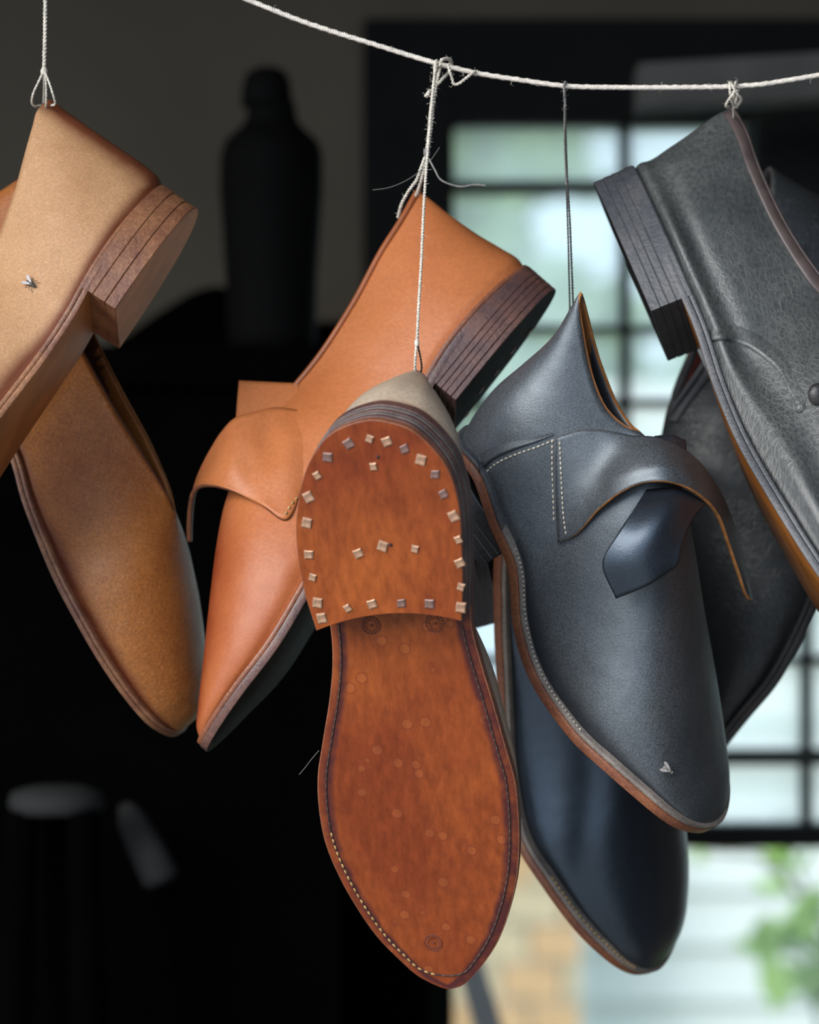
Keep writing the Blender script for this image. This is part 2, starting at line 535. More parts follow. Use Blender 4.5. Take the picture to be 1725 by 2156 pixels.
M['groove'] = plain('dark_stitch_channel', (0.035, 0.012, 0.010), 0.8, 0.3, 200)
M['thread_dark'] = plain('dark_waxed_thread', (0.07, 0.045, 0.03), 0.7, 0.3, 300)
M['thread_gold'] = plain('golden_thread', (0.42, 0.27, 0.10), 0.7, 0.3, 300)
M['thread_pale'] = plain('pale_thread', (0.52, 0.47, 0.38), 0.8, 0.25, 300)
M['nail'] = plain('square_brass_nail', (0.46, 0.27, 0.17), 0.45, 0.45, 220, metal=0.45, bump=0.5)
M['nail_dull'] = plain('tarnished_nail', (0.22, 0.13, 0.11), 0.5, 0.4, 220, metal=0.4, bump=0.5)
M['cord'] = plain('cotton_cord', (0.72, 0.66, 0.58), 0.9, 0.18, 500, bump=0.4)
M['twine'] = plain('hemp_twine', (0.60, 0.55, 0.47), 0.9, 0.25, 400, bump=0.4)
M['twine_black'] = plain('black_twine', (0.045, 0.042, 0.040), 0.85, 0.3, 400, bump=0.4)
M['twine_grey'] = plain('grey_fuzzy_twine', (0.20, 0.19, 0.18), 0.95, 0.3, 400, bump=0.4)
M['fibre'] = plain('loose_fibre', (0.13, 0.12, 0.11), 0.8, 0.1, 100)
M['fly_body'] = plain('dark_fly_body', (0.045, 0.048, 0.045), 0.5, 0.3, 900)
M['fly_wing'] = plain('pale_fly_wing', (0.42, 0.38, 0.38), 0.35, 0.15, 900)
M['fly_pale'] = plain('greyish_fly_body', (0.20, 0.19, 0.16), 0.5, 0.3, 900)
# ------------------------------------------------------------------ shoe builder
PLAN = [(0, 0), (0.03, 78), (0.08, 112), (0.15, 134), (0.25, 138), (0.38, 135), (0.5, 152), (0.66, 190), (0.8, 172), (0.9, 124), (0.96, 78), (1, 0)]

class Shoe:
    """one hung shoe. Profile curves are measured in photograph pixels on the shoe's middle plane; `near` is the
    tilt of the width axis, so the body has its full depth. All lengths below are pixels (K metres each)."""
    def __init__(s, name, label, d0, ctr, near, S, T, B, mat, plan=PLAN, cline=None, hscale=1.0, throat=0.42,
                 gape=0.45, p=2.3, near_edge=True, burn=None, group=None, frame=None, side=1, fall=3.0, farfac=1.0, belly=0.10, cat='shoe', off=-0.02, ridge=0.0):
        s.d0, s.ctr, s.frame = d0, np.array(ctr, float), frame
        s.n = np.array([near[0], near[1], -math.sqrt(max(0.05, 1 - near[0]**2 - near[1]**2))])
        s.sc = K * (D + d0 + off) / D
        s.Stab, s.Ttab, s.Btab = S, T, poly_param(B)
        s.plan = [(math.acos(1 - 2*a), b * hscale) for a, b in plan]
        s.hmax = max(b for a, b in s.plan)
        s.cl = cline; s.throat, s.gape_v, s.p, s.near_edge = throat, gape, p, near_edge
        s.burn_fn = burn; s.fall = fall; s.mat = mat; s.farfac = farfac; s.belly = belly; s.ridge = ridge
        if near_edge and frame is None:
            kn = np.array([0, .1, .2, .3, .4, .5, .6, .7, .8, .9, 1.0])
            pc = spline(S, kn) - (s.c(kn) + s.h(kn))[:, None] * s.n[None, :2]
            s.Stab = [(a, *b) for a, b in zip(kn, pc)]
        root_px = (s.S(np.array([0.5]))[0])
        s.root = thing(name, label, cat, s.world([s.map(root_px[0], root_px[1], 0)])[0], group or 'shoes hung up on cords')
        s.parts = {}
    def h(s, t):
        th = np.arccos(np.clip(1 - 2*np.clip(t, 0, 1), -1, 1))
        return np.maximum(spline(s.plan, th)[:, 0], 0)
    def c(s, t):
        return np.zeros(len(t)) if s.cl is None else spline(s.cl, np.clip(t, 0, 1))[:, 0]
    def S(s, t):
        t = np.atleast_1d(np.array(t, float))
        p = spline(s.Stab, t)
        return p
    def T(s, t): return spline(s.Ttab, np.atleast_1d(np.array(t, float)))
    def gape(s, t):
        if np.isscalar(s.gape_v):
            g = s.gape_v * sstep(s.throat, s.throat - 0.16, t)
        else:
            g = spline(s.gape_v, t)[:, 0]
        return np.where(t >= s.throat, 0, np.maximum(g, 0))
    def map(s, x, y, w):
        if s.frame is not None:
            O, A, Bv, W = s.frame
            return O + A * x + Bv * y + W * w
        z = (s.n[0] * (x - s.ctr[0]) + s.n[1] * (y - s.ctr[1])) / (-s.n[2])
        return np.array([x + w * s.n[0], y + w * s.n[1], z + w * s.n[2]])
    def world(s, pts):
        return [Vector(((p[0] - CX) * s.sc, s.d0 + p[2] * s.sc, CZ + (CY - p[1]) * s.sc)) for p in pts]
    def section(s, t, v):
        """profile-plane point for arrays t, v (0 sole .. 1 top)"""
        S, T = s.S(t), s.T(t)
        S0, T0 = s.S([0.0])[0], s.T([0.0])[0]
        B = spline(s.Btab, np.clip(v, 0, 1))
        f = np.clip(1 - t, 0, 1) ** s.fall
        lin0 = S0[None] * (1 - v)[:, None] + T0[None] * v[:, None]
        return S * (1 - v)[:, None] + T * v[:, None] + f[:, None] * (B - lin0)
    def vg(s, t, sv):
        th = sv * math.pi / 2
        ev = np.sin(th) ** (2 / s.p); eg = np.cos(th) ** (2 / s.p)
        q = sstep(s.throat + 0.10, s.throat - 0.14, t)
        ov = sv; og = (1 - sv) + sv * s.gape(t) + s.belly * np.sin(math.pi * sv)
        g = eg * (1 - q) + og * q
        g = np.where(sv > 0.9999, np.where(t >= s.throat, 0, s.gape(t)), g)
        g = g + s.ridge * np.exp(-((sv - 0.09) / 0.045) ** 2) - s.ridge * 0.7 * np.exp(-((sv - 0.22) / 0.07) ** 2)
        g = g * (1 - 0.05 * np.exp(-(sv / 0.05) ** 2))
        return ev * (1 - q) + ov * q, g
    def surf(s, nt_=110, ns_=30, inset=0.0, tmax=1.0):
        ts = (0.5 - 0.5 * np.cos(np.linspace(0, math.pi, nt_))) * tmax
        # make sure one sample sits on the throat
        ts[np.argmin(abs(ts - s.throat))] = s.throat
        svs = np.linspace(0, 1, ns_) ** 1.25
        V, burn = [], []
        for sgn in (1, -1):
            for t in ts:
                ta = np.full(ns_, t)
                v, g = s.vg(ta, svs)
                pr = s.section(ta, v)
                h = s.h(ta); c = s.c(ta)
                w = c + sgn * np.maximum(h * g - inset * (h > inset), 0) * (1 if sgn > 0 else s.farfac)
                for k in range(ns_):
                    V.append(s.map(pr[k, 0], pr[k, 1], w[k]))
                    burn.append(s.burn_fn(t, svs[k]) if s.burn_fn else 0.0)
        F = grid_faces(nt_, ns_) + [tuple(reversed(f)) for f in grid_faces(nt_, ns_, nt_ * ns_)]
        return V, F, burn, ts, svs
    def nworld(s):
        if s.frame is not None: return None
        return Vector((s.n[0], s.n[2], -s.n[1]))
    def upper(s, th=8, lining=None, rim=None, lin_t=0.75):
        V, F, burn, ts, svs = s.surf()
        o = mesh_obj('upper', s.world(V), F, [s.mat, rim or M['dark_edge']], s.root, attr={'burn': burn}, weld=1e-5)
        s._outward(o)
        solidify(o, th * s.sc, -1, rim=1, inner=0)
        s.parts['upper'] = o
        if lining is not None:
            V, F, burn, ts, svs = s.surf(nt_=70, ns_=20, inset=th * 1.15, tmax=lin_t)
            l = mesh_obj('lining', s.world(V), F, lining, s.root, weld=1e-5)
            s.parts['lining'] = l
        return o
    def _outward(s, o):
        me = o.data
        bm = bmesh.new(); bm.from_mesh(me)
        bmesh.ops.recalc_face_normals(bm, faces=bm.faces)
        # centre line of the body: near side faces must look to +w
        c0 = s.world([s.map(*s.section(np.array([0.7]), np.array([0.3]))[0], 0)])[0] - origin_of(o)
        tot = 0
        for f in bm.faces:
            d = f.calc_center_median() - c0
            if d.length < 0.12: tot += f.normal.dot(d.normalized()) * f.calc_area()
        if tot < 0: bmesh.ops.reverse_faces(bm, faces=bm.faces)
        bm.to_mesh(me); bm.free()
        me.polygons.foreach_set('use_smooth', [True] * len(me.polygons))
    def down(s, t):
        """unit profile direction from the upper towards the ground at t"""
        e = 0.01
        t = np.atleast_1d(np.array(t, float))
        tg = s.S(t + e) - s.S(t - e)
        tg = tg / np.linalg.norm(tg, axis=1)[:, None]
        n = np.stack([-tg[:, 1], tg[:, 0]], 1)
        up = s.T(np.clip(t, 0, 1)) - s.S(np.clip(t, 0, 1))
        ref = (s.T([0.3]) - s.S([0.3]))[0]
        return n * (-np.sign(n @ ref))[:, None]
    def slab(s, name, mat, n0, n1, welt, t0=None, t1=None, r=3.0, bottom=None, nt_=90, burn=None, nb=0):
        """sole layer between depths n0..n1 below the feather line, `welt` px proud of the upper all round"""
        L = np.linalg.norm(s.S([1.0])[0] - s.S([0.0])[0])
        e = welt / L
        a0 = -e if t0 is None else t0; a1 = 1 + e if t1 is None else t1
        ts = a0 + (a1 - a0) * (0.5 - 0.5 * np.cos(np.linspace(0, math.pi, nt_)))
        tt = np.clip((ts + e) / (1 + 2*e), 0, 1)
        hs = s.h(tt) * (1 + welt / s.hmax); c = s.c(tt)
        cen = s.S_ext(ts); dn = s.down_s(ts)
        V = []
        nr = 12 + nb
        bv = []
        for i in range(nt_):
            hh = hs[i]; rr = min(r, hh * 0.5)
            pts = [(-hh + rr, n0), (-hh + rr*.3, n0 + r*.3), (-hh, n0 + r), (-hh, n1 - r), (-hh + rr*.3, n1 - r*.3), (-hh + rr, n1)] + [(-(hh - rr) + 2*(hh - rr)*(q + 1)/(nb + 1), n1) for q in range(nb)] + [
                   (hh - rr, n1), (hh - rr*.3, n1 - r*.3), (hh, n1 - r), (hh, n0 + r), (hh - rr*.3, n0 + r*.3), (hh - rr, n0)]
            for (w, nn) in pts:
                q = cen[i] + dn[i] * nn
                V.append(s.map(q[0], q[1], c[i] + w))
                bv.append(burn(ts[i], hh - abs(w), w) if burn else 0.0)
        F, mi = [], []
        for i in range(nt_ - 1):
            for k in range(nr):
                k2 = (k + 1) % nr
                F.append((i*nr + k, i*nr + k2, (i+1)*nr + k2, (i+1)*nr + k))
                mi.append(1 if (5 <= k <= 5 + nb and bottom is not None) else 0)
        F.append(tuple(range(nr))); mi.append(0)
        F.append(tuple((nt_-1)*nr + k for k in range(nr))); mi.append(0)
        mats = [mat] if bottom is None else [mat, bottom]
        o = mesh_obj(name, s.world(V), F, mats, s.root, weld=None, mat_idx=mi, attr={'burn': bv})
        bm = bmesh.new(); bm.from_mesh(o.data)
        bmesh.ops.remove_doubles(bm, verts=bm.verts, dist=1e-6)
        bmesh.ops.recalc_face_normals(bm, faces=bm.faces)
        for ed in bm.edges:
            if len(ed.link_faces) == 2 and ed.calc_face_angle(0) > 0.6: ed.smooth = False
        bm.to_mesh(o.data); bm.free()
        o.data.polygons.foreach_set('use_smooth', [True] * len(o.data.polygons))
        s.parts[name] = o
        return o
    def S_ext(s, t): return s.S(t)
    def down_s(s, t): return s.down(t)
    def heel(s, tb, n0, lifts, mats, welt=6, taper=0.0, arch=0.0, slant=0.0, top_mat=None, gapr=1.6, flat=True, lean=0.0, wob=1.2, seed=1, name='heel_lift'):
        """stack of heel lifts; `lifts` are thicknesses; breast at tb"""
        r = random.Random(seed)
        L = np.linalg.norm(s.S([1.0])[0] - s.S([0.0])[0])
        e = welt / L
        P0, P1 = s.S_ext([0.0])[0], s.S_ext([tb])[0]
        dn = s.down_s([tb * 0.55])[0] if not flat else None
        tg = (P1 - P0) / np.linalg.norm(P1 - P0)
        nrm = np.array([-tg[1], tg[0]])
        ref = (s.T([0.3]) - s.S([0.3]))[0]
        nrm = nrm * (-np.sign(nrm @ ref))
        objs = []
        n0 = n0 - 14; lifts = [lifts[0] + 14] + list(lifts[1:])
        z = n0
        tot = sum(lifts)
        for j, th in enumerate(lifts):
            k = (z - n0 + th / 2) / tot
            sc = 1 - taper * k
            w0 = welt + r.uniform(-wob, wob)
            tbj = tb - lean * k
            N = 40
            ths = np.linspace(0, 1, N)
            ts = -e + (tbj + e) * (1 - np.cos(ths * math.pi / 2))
            tt = np.clip((ts + e) / (1 + 2*e), 0, 1)
            hs = s.h(tt) * (1 + w0 / s.hmax) * sc; c = s.c(tt)
            def pos(t, w):
                hb = hs[-1]
                u = np.clip(w / hb, -1, 1)
                kk = np.clip(t / tb, 0, 1) ** 2
                t2 = t + kk * (slant * u - arch * (1 - u*u))
                t2 = t2 + (tb * 0.5 - t2) * (taper * k) * (t2 < tb * 0.5)
                return P0 + tg * ((t2 / tb) * np.linalg.norm(P1 - P0))
            ring = [(ts[i], hs[i], c[i]) for i in range(N - 1, -1, -1)] + [(ts[i], -hs[i], c[i]) for i in range(1, N)]
            hb = hs[-1]
            ring += [(ts[-1], -hb + 2*hb*q/12, c[-1]) for q in range(1, 12)]
            cen_t = tb * 0.5
            V = []; nrg = len(ring)
            layers = [(gapr, z), (0, z + gapr), (0, z + th - gapr), (gapr, z + th)]
            for (ins, zz) in layers:
                for (t, w, cc) in ring:
                    q = pos(t, w)
                    m = P0 + tg * np.linalg.norm(P1 - P0) * 0.5
                    dq = q - m; f = 1 - ins / max(60, np.linalg.norm(P1 - P0) * .5)
                    q = m + dq * f + nrm * zz
                    V.append(s.map(q[0], q[1], cc + w * (1 - ins / max(hb, 60))))
            F, mi = [], []
            for l in range(3):
                for i in range(nrg):
                    i2 = (i + 1) % nrg
                    F.append((l*nrg + i, l*nrg + i2, (l+1)*nrg + i2, (l+1)*nrg + i)); mi.append(0)
            F.append(tuple(range(nrg - 1, -1, -1))); mi.append(0)
            F.append(tuple(3*nrg + i for i in range(nrg))); mi.append(1 if (j == len(lifts) - 1 and top_mat) else 0)
            mm = mats[j % len(mats)]
            ml = [mm, top_mat] if (j == len(lifts) - 1 and top_mat) else [mm]
            o = mesh_obj(name if j < len(lifts) - 1 else 'top_lift', s.world(V), F, ml, s.root, smooth=False, mat_idx=mi, orient='out')
            objs.append(o)
            z += th
        s.parts['lifts'] = objs
        s.heel_n = z
        return objs
    def topline(s, ta, tb_, n=60, lift=0.0, far=True, sgn=1):
        """world points along the topline, near side"""
        t = np.linspace(ta, tb_, n)
        T = s.T(t); w = s.c(t) + sgn * s.h(t) * s.gape(t)
        return s.world([s.map(T[i, 0], T[i, 1], w[i] + lift * sgn) for i in range(n)])
    def collar(s, rad, mat, tend=None, name='collar_binding', tapered=True):
        te = tend if tend is not None else s.throat
        a = s.topline(te, 0.0, 60, sgn=1); b = s.topline(0.0, te, 60, sgn=-1)
        path = a + b[1:]
        v, f = tube_geo(path, rad * s.sc, 10)
        return mesh_obj(name, v, f, mat, s.root)
    def band(s, name, ta, tb_, s0, s1, lift, mat, n=70, m=7):
        """binding strip along the near topline, raised over the upper"""
        V = []
        for t in np.linspace(ta, tb_, n):
            sv = np.linspace(s0, s1, m)
            t_ = np.full(m, t)
            v, g = s.vg(t_, sv)
            pr = s.section(t_, v); h = s.h(t_); c = s.c(t_)
            for k in range(m):
                u = k / (m - 1)
                V.append(s.map(pr[k, 0], pr[k, 1], c[k] + h[k] * g[k] + lift * (0.35 + math.sin(math.pi * (0.12 + 0.76 * u)))))
        o = mesh_obj(name, s.world(V), grid_faces(n, m), [mat, mat], s.root, orient=(0, -1, 0))
        solidify(o, lift * s.sc * 1.6, -1)
        return o
    def near_line(s, ta, tb_, n_down, out, n=120):
        """world points running along the near side of the sole, n_down px below the feather line, out px beyond it"""
        t = np.linspace(ta, tb_, n)
        cen = s.S_ext(t); dn = s.down_s(t); h = s.h(t); c = s.c(t)
        return s.world([s.map(*(cen[i] + dn[i] * n_down), c[i] + h[i] + out) for i in range(n)])
# ------------------------------------------------------------------ the eight shoes
# A: ochre shoe, upper left -------------------------------------------------
def burnA(t, s):
    return max(0.95 * math.exp(-(s / 0.13) ** 2), 1.0 * math.exp(-(t / 0.05) ** 2), 0.35 * math.exp(-((1 - s) / 0.05) ** 2) if t < 0.3 else 0)
A = Shoe('tan_shoe', 'pale ochre tan shoe with burnished edges hung at the upper left, a fly on it', 0.0, (60, 620), (0.06, -0.24),
         S=[(0, 340, 398), (0.06, 292, 447), (0.15, 234, 536), (0.22, 192, 603), (0.28, 168, 652), (0.4, 103, 758), (0.5, 43, 845), (0.6, -20, 935), (0.75, -125, 1090), (0.9, -245, 1290), (1, -330, 1420)],
         T=[(0, 97, 199), (0.04, 74, 228), (0.1, 62, 275), (0.18, 47, 340), (0.28, 24, 435), (0.36, -6, 520), (0.45, -60, 630), (0.6, -170, 850), (0.8, -290, 1150), (0.95, -350, 1350), (1, -345, 1410)],
         B=[(340, 398), (333, 376), (300, 345), (250, 310), (200, 275), (135, 228), (97, 199)],
         mat=M['ochre'], burn=burnA, throat=0.45, gape=0.30, off=0.006)
A.upper(lining=M['lining_dark'], rim=M['dark_edge'])
A.slab('welt', M['edge_tan'], -3, 7, 7)
A.slab('outsole', M['edge_tan'], 7, 20, 8, bottom=M['sole_tan'])
A.heel(0.235, 14, [16, 30, 26], [M['edge_tan']], welt=9, top_mat=M['sole_tan'], taper=0.03, lean=0.0, seed=3)

# B: cognac slipper behind A -------------------------------------------------
def burnB(t, s):
    return max(0.9 * math.exp(-(s / 0.13) ** 2), 0.5 * sstep(0.85, 1.0, t), 0.35 * math.exp(-((1 - s) / 0.06) ** 2))
Bs = Shoe('tan_shoe', 'cognac brown low-cut shoe with long smooth toe hanging below the ochre one', 0.085, (120, 1050), (-0.26, 0.10),
          S=[(0, -212, 560), (0.2, -100, 735), (0.4, 40, 950), (0.48, 66, 1035), (0.57, 108, 1140), (0.67, 163, 1250), (0.77, 223, 1360), (0.87, 292, 1465), (0.94, 343, 1526), (1, 378, 1542)],
          T=[(0, 38, 372), (0.15, 105, 540), (0.3, 188, 728), (0.4, 252, 850), (0.5, 312, 955), (0.57, 357, 1045), (0.605, 368, 1078), (0.64, 374, 1110), (0.7, 386, 1180), (0.77, 402, 1260), (0.87, 419, 1390), (0.94, 424, 1460), (0.98, 412, 1512), (1, 384, 1538)],
          B=[(-212, 560), (-200, 520), (-100, 450), (0, 395), (38, 372)],
          mat=M['cognac'], burn=burnB, throat=0.605, gape=[(0, .4), (0.3, .42), (0.5, .28), (0.605, 0.0)], p=2.2)
Bs.upper(lining=M['lining_dark'], rim=M['raw_edge'])
Bs.slab('welt', M['edge_tan'], -3, 6, 8)
Bs.slab('outsole', M['edge_tan'], 6, 17, 10, bottom=M['sole_tan'])
Bs.heel(0.235, 14, [16, 26, 22], [M['edge_tan']], welt=9, top_mat=M['sole_tan'], taper=0.03, seed=5)

# C: orange monk strap shoe --------------------------------------------------
def burnC(t, s):
    return max(0.95 * sstep(0.42, 0.7, t) * (0.6 + 0.4 * sstep(0.35, 1.0, s)), 0.5 * math.exp(-(s / 0.08) ** 2) * (t > 0.3))  # toe shade put into the colour, plus edge burnish along the sole
Cs = Shoe('monk_strap_shoe', 'orange tan monk strap shoe hung heel up with dark stacked heel', 0.05, (750, 950), (0.0, -0.22),
          S=[(0, 1108, 564), (0.045, 1064, 594), (0.1, 1015, 637), (0.16, 967, 691), (0.215, 927, 745), (0.27, 897, 798), (0.42, 802, 950), (0.56, 718, 1092), (0.69, 642, 1230), (0.75, 606, 1290), (0.83, 555, 1372), (0.9, 500, 1440), (0.95, 461, 1490), (1, 432, 1548)],
          T=[(0, 882, 392), (0.1, 838, 475), (0.15, 804, 530), (0.23, 745, 642), (0.32, 672, 754), (0.38, 614, 822), (0.415, 582, 857), (0.47, 525, 940), (0.55, 482, 1045), (0.63, 463, 1133), (0.72, 449, 1254), (0.83, 436, 1396), (0.93, 427, 1490), (0.985, 426, 1530), (1, 431, 1543)],
          B=[(1108, 564), (1097, 546), (1060, 521), (1010, 490), (950, 446), (900, 405), (882, 392)],
          mat=M['orange'], burn=burnC, throat=0.415, gape=0.22, hscale=0.92, off=0.006)
Cs.upper(lining=M['lining_tan'], rim=M['dark_edge'])
Cs.collar(7, M['piping'])
Cs.slab('welt', M['edge_red'], -3, 7, 7)
Cs.slab('outsole', M['edge_purple'], 7, 25, 9, bottom=M['sole_black'])
Cs.heel(0.27, 16, [12, 13, 12, 14, 13], [M['edge_purple']], welt=9, top_mat=M['sole_black'], taper=0.02, seed=9)

# D: sole towards the camera -------------------------------------------------
def unit(v): return np.array(v, float) / np.linalg.norm(v)
Nd = unit((-0.22, 0.36, -0.90))
Ad = np.array((0.085, 1.0, 0.0)); Ad[2] = -(Ad[0]*Nd[0] + Ad[1]*Nd[1]) / Nd[2]; Ad = unit(Ad)
Wd = np.cross(Ad, Nd); Wd = Wd if Wd[0] > 0 else -Wd
Bd = -Nd
sole_rows = [(857, 806, 806), (862, 772, 842), (872, 742, 876), (890, 712, 905), (915, 690, 932), (952, 668, 961), (1012, 650, 985), (1093, 642, 995), (1214, 660, 998), (1321, 692, 998), (1397, 697, 1018), (1473, 691, 1042),
             (1561, 677, 1068), (1637, 666, 1090), (1704, 668, 1097), (1775, 681, 1098), (1847, 710, 1091), (1914, 748, 1074), (1973, 790, 1051), (2023, 840, 1019), (2057, 882, 990), (2073, 916, 969), (2079, 943, 943)]
OD = np.array([808.0, 857.0, -60.0])
LD = (2079 - 857) / Ad[1]
planD, clD = [], []
def on_sole(X, Y, d0=-0.08, b=-4.0):
    """length and width coordinates of the sole point seen at a pixel"""
    sc = K * (D + d0 - 0.02) / D
    al, be = K * (D + d0) / (D * sc), K / D
    O = OD + Bd * b
    # p = (CX + (X-CX)(al+be z), CY + (Y-CY)(al+be z), z); Nd.(p-O)=0
    c0 = Nd[0] * (CX + (X - CX) * al - O[0]) + Nd[1] * (CY + (Y - CY) * al - O[1]) - Nd[2] * O[2]
    c1 = Nd[0] * (X - CX) * be + Nd[1] * (Y - CY) * be + Nd[2]
    z = -c0 / c1
    p = np.array([CX + (X - CX) * (al + be * z), CY + (Y - CY) * (al + be * z), z]) - O
    return p @ Ad, p @ Wd
a0 = on_sole(806, 857)[0]; LD = on_sole(943, 2079)[0] - a0
OD = OD + Ad * a0
for (y, l, r) in sole_rows:
    (al_, wl), (ar_, wr) = on_sole(l, y), on_sole(r, y)
    t = min(max((al_ + ar_) / 2 / LD, 0), 1)
    if planD and t <= planD[-1][0]: continue
    planD.append((t, (wr - wl) / 2 * 0.955)); clD.append((t, (wl + wr) / 2))
planD[0] = (0, 0); planD[-1] = (1, 0)
def burnD(t, s): return 0.8 * math.exp(-(s / 0.08) ** 2)
Ds = Shoe('leather_shoe', 'tan shoe turned sole outward, studded orange heel and long stitched sole facing us', -0.08, (0, 0), (0, 0),
          S=[(0, 0, 18), (0.3, LD*.3, 18), (0.7, LD*.7, 14), (1, LD, 22)],
          T=[(0, 20, 300), (0.1, 110, 270), (0.25, 330, 215), (0.35, 470, 215), (0.42, 560, 240), (0.55, 720, 205), (0.75, 960, 130), (0.92, LD*.93, 80), (1, LD*.995, 45)],
          B=[(0, 18), (-14, 90), (-2, 200), (20, 300)],
          mat=M['cone'], plan=planD, cline=clD, throat=0.42, gape=0.30, near_edge=False, frame=(OD, Ad, Bd, Wd), burn=burnD)
Ds.upper(lining=M['lining_tan'])
Ds.slab('welt', M['edge_red'], -6, 8, 5)
def sole_burn(t, e, w):
    u = min(1.0, max(0.0, (1 - t) / 0.06))
    b = 0.85 * math.exp(-((e - 26) / 12) ** 2) + (0.75 if w > 0 else 0.35) * math.exp(-(max(e, 0) / 20) ** 2)
    return min(1.0, b)
Ds.slab('outsole', M['edge_red'], 8, 22, 6, bottom=M['sole_orange'], nb=44, nt_=150, burn=sole_burn)
Ds.heel(0.333, 20, [15, 14, 15, 14, 15, 20], [M['edge_purple'], M['edge_grey'], M['edge_purple'], M['edge_grey'], M['edge_purple'], M['edge_red']], welt=11,
        top_mat=M['heel_orange'], taper=0.035, arch=0.020, slant=-0.010, seed=21, wob=2.0)
# E: black monk shoe, front right --------------------------------------------
def burnE(t, s): return max(0.9 * sstep(0.55, 1.0, s) * sstep(0.5, 0.7, t) * 0.0, 0.9 * math.exp(-(s / 0.07) ** 2) * (t > 0.25))
Es = Shoe('monk_strap_shoe', 'dusty black monk strap shoe hung heel up by black twine, strap bowed open', 0.018, (1250, 1200), (-0.46, 0.26),
          S=[(0, 985, 905), (0.05, 995, 945), (0.1, 1015, 994), (0.2, 1054, 1103), (0.25, 1075, 1140), (0.33, 1096, 1220), (0.42, 1106, 1334), (0.48, 1127, 1397), (0.55, 1168, 1469), (0.64, 1231, 1544), (0.72, 1294, 1599), (0.81, 1357, 1654), (0.9, 1420, 1704), (0.95, 1462, 1726), (1, 1508, 1722)],
          T=[(0, 1209, 631), (0.08, 1220, 690), (0.18, 1247, 795), (0.25, 1276, 862), (0.31, 1310, 902), (0.36, 1336, 917), (0.45, 1400, 1000), (0.55, 1432, 1150), (0.65, 1450, 1300), (0.75, 1467, 1430), (0.85, 1485, 1560), (0.93, 1503, 1650), (1, 1508, 1708)],
          B=[(985, 905), (1004, 871), (1045, 817), (1099, 771), (1158, 717), (1204, 639), (1209, 631)],
          mat=M['ashblack'], burn=burnE, throat=0.36, gape=[(0, .2), (0.1, .2), (0.25, .22), (0.36, 0)], p=2.2, off=0.02)
Es.upper(lining=M['lining_tan'], rim=M['raw_edge'])
Es.slab('welt', M['welt_grey'], -3, 6, 9, t0=0.2)
Es.slab('heel_seat', M['edge_slate'], -3, 6, 9, t1=0.21)
Es.slab('outsole', M['edge_red'], 6, 24, 11, bottom=M['sole_black'])
Es.heel(0.25, 18, [14, 16, 16, 16], [M['edge_black']], welt=8, top_mat=M['sole_black'], taper=0.03, seed=11)

# F: black shoe behind E ------------------------------------------------------
def burnF(t, s): return 0.8 * math.exp(-(s / 0.09) ** 2)
Fs = Shoe('black_shoe', 'glossy black shoe hanging lowest at the right, its round toe pointing down', 0.125, (1250, 1550), (-0.60, 0.22),
          S=[(0, 1060, 1000), (0.2, 1060, 1240), (0.4, 1070, 1480), (0.55, 1088, 1680), (0.63, 1113, 1767), (0.68, 1143, 1809), (0.74, 1177, 1860), (0.81, 1219, 1914), (0.88, 1269, 1968), (0.93, 1311, 2006), (0.97, 1345, 2026), (1, 1380, 2030)],
          T=[(0, 1180, 760), (0.2, 1220, 960), (0.36, 1290, 1120), (0.5, 1350, 1380), (0.6, 1372, 1560), (0.75, 1392, 1760), (0.87, 1402, 1880), (0.95, 1402, 1970), (1, 1386, 2022)],
          B=[(1060, 1000), (1075, 920), (1120, 830), (1180, 760)],
          mat=M['black'], burn=burnF, throat=0.36, gape=0.25, p=2.2, off=0.02)
Fs.upper(lining=M['lining_dark'])
Fs.slab('welt', M['welt_grey'], -3, 6, 10)
Fs.slab('outsole', M['edge_red'], 6, 22, 12, bottom=M['sole_black'])
Fs.heel(0.25, 18, [14, 16, 16, 16], [M['edge_black']], welt=8, top_mat=M['sole_black'], taper=0.03, seed=13)

# G: worn black shoe, upper right ----------------------------------------------
def burnG(t, s): return 0.6 * math.exp(-(s / 0.05) ** 2)
Gs = Shoe('black_shoe', 'worn creased black leather shoe with brown collar binding hung at the upper right', 0.02, (1600, 800), (-0.20, -0.32),
          S=[(0, 1352, 345), (0.03, 1361, 375), (0.1, 1387, 456), (0.18, 1420, 549), (0.24, 1450, 623), (0.3, 1476, 694), (0.36, 1495, 760), (0.45, 1525, 865), (0.54, 1568, 967), (0.62, 1609, 1049), (0.7, 1659, 1140), (0.78, 1714, 1226), (0.9, 1800, 1350), (1, 1870, 1430)],
          T=[(0, 1560, 204), (0.06, 1588, 262), (0.14, 1614, 350), (0.22, 1652, 450), (0.3, 1692, 530), (0.37, 1730, 590), (0.44, 1772, 640), (0.5, 1800, 700), (0.65, 1850, 900), (0.8, 1885, 1130), (0.93, 1900, 1330), (1, 1882, 1418)],
          B=[(1352, 345), (1356, 336), (1383, 323), (1428, 293), (1480, 256), (1528, 219), (1560, 204)],
          mat=M['wornblack'], burn=burnG, throat=0.5, gape=0.25, ridge=0.09, off=0.006)
Gs.upper(lining=M['lining_dark'], rim=M['black_edge'])
Gs.slab('welt', M['edge_slate'], -2, 8, 8)
Gs.slab('outsole', M['edge_slate'], 8, 24, 10, bottom=M['sole_amber'])
Gs.heel(0.245, 14, [20, 18, 18, 22], [M['edge_slate']], welt=10, top_mat=M['sole_black'], taper=0.02, seed=17)

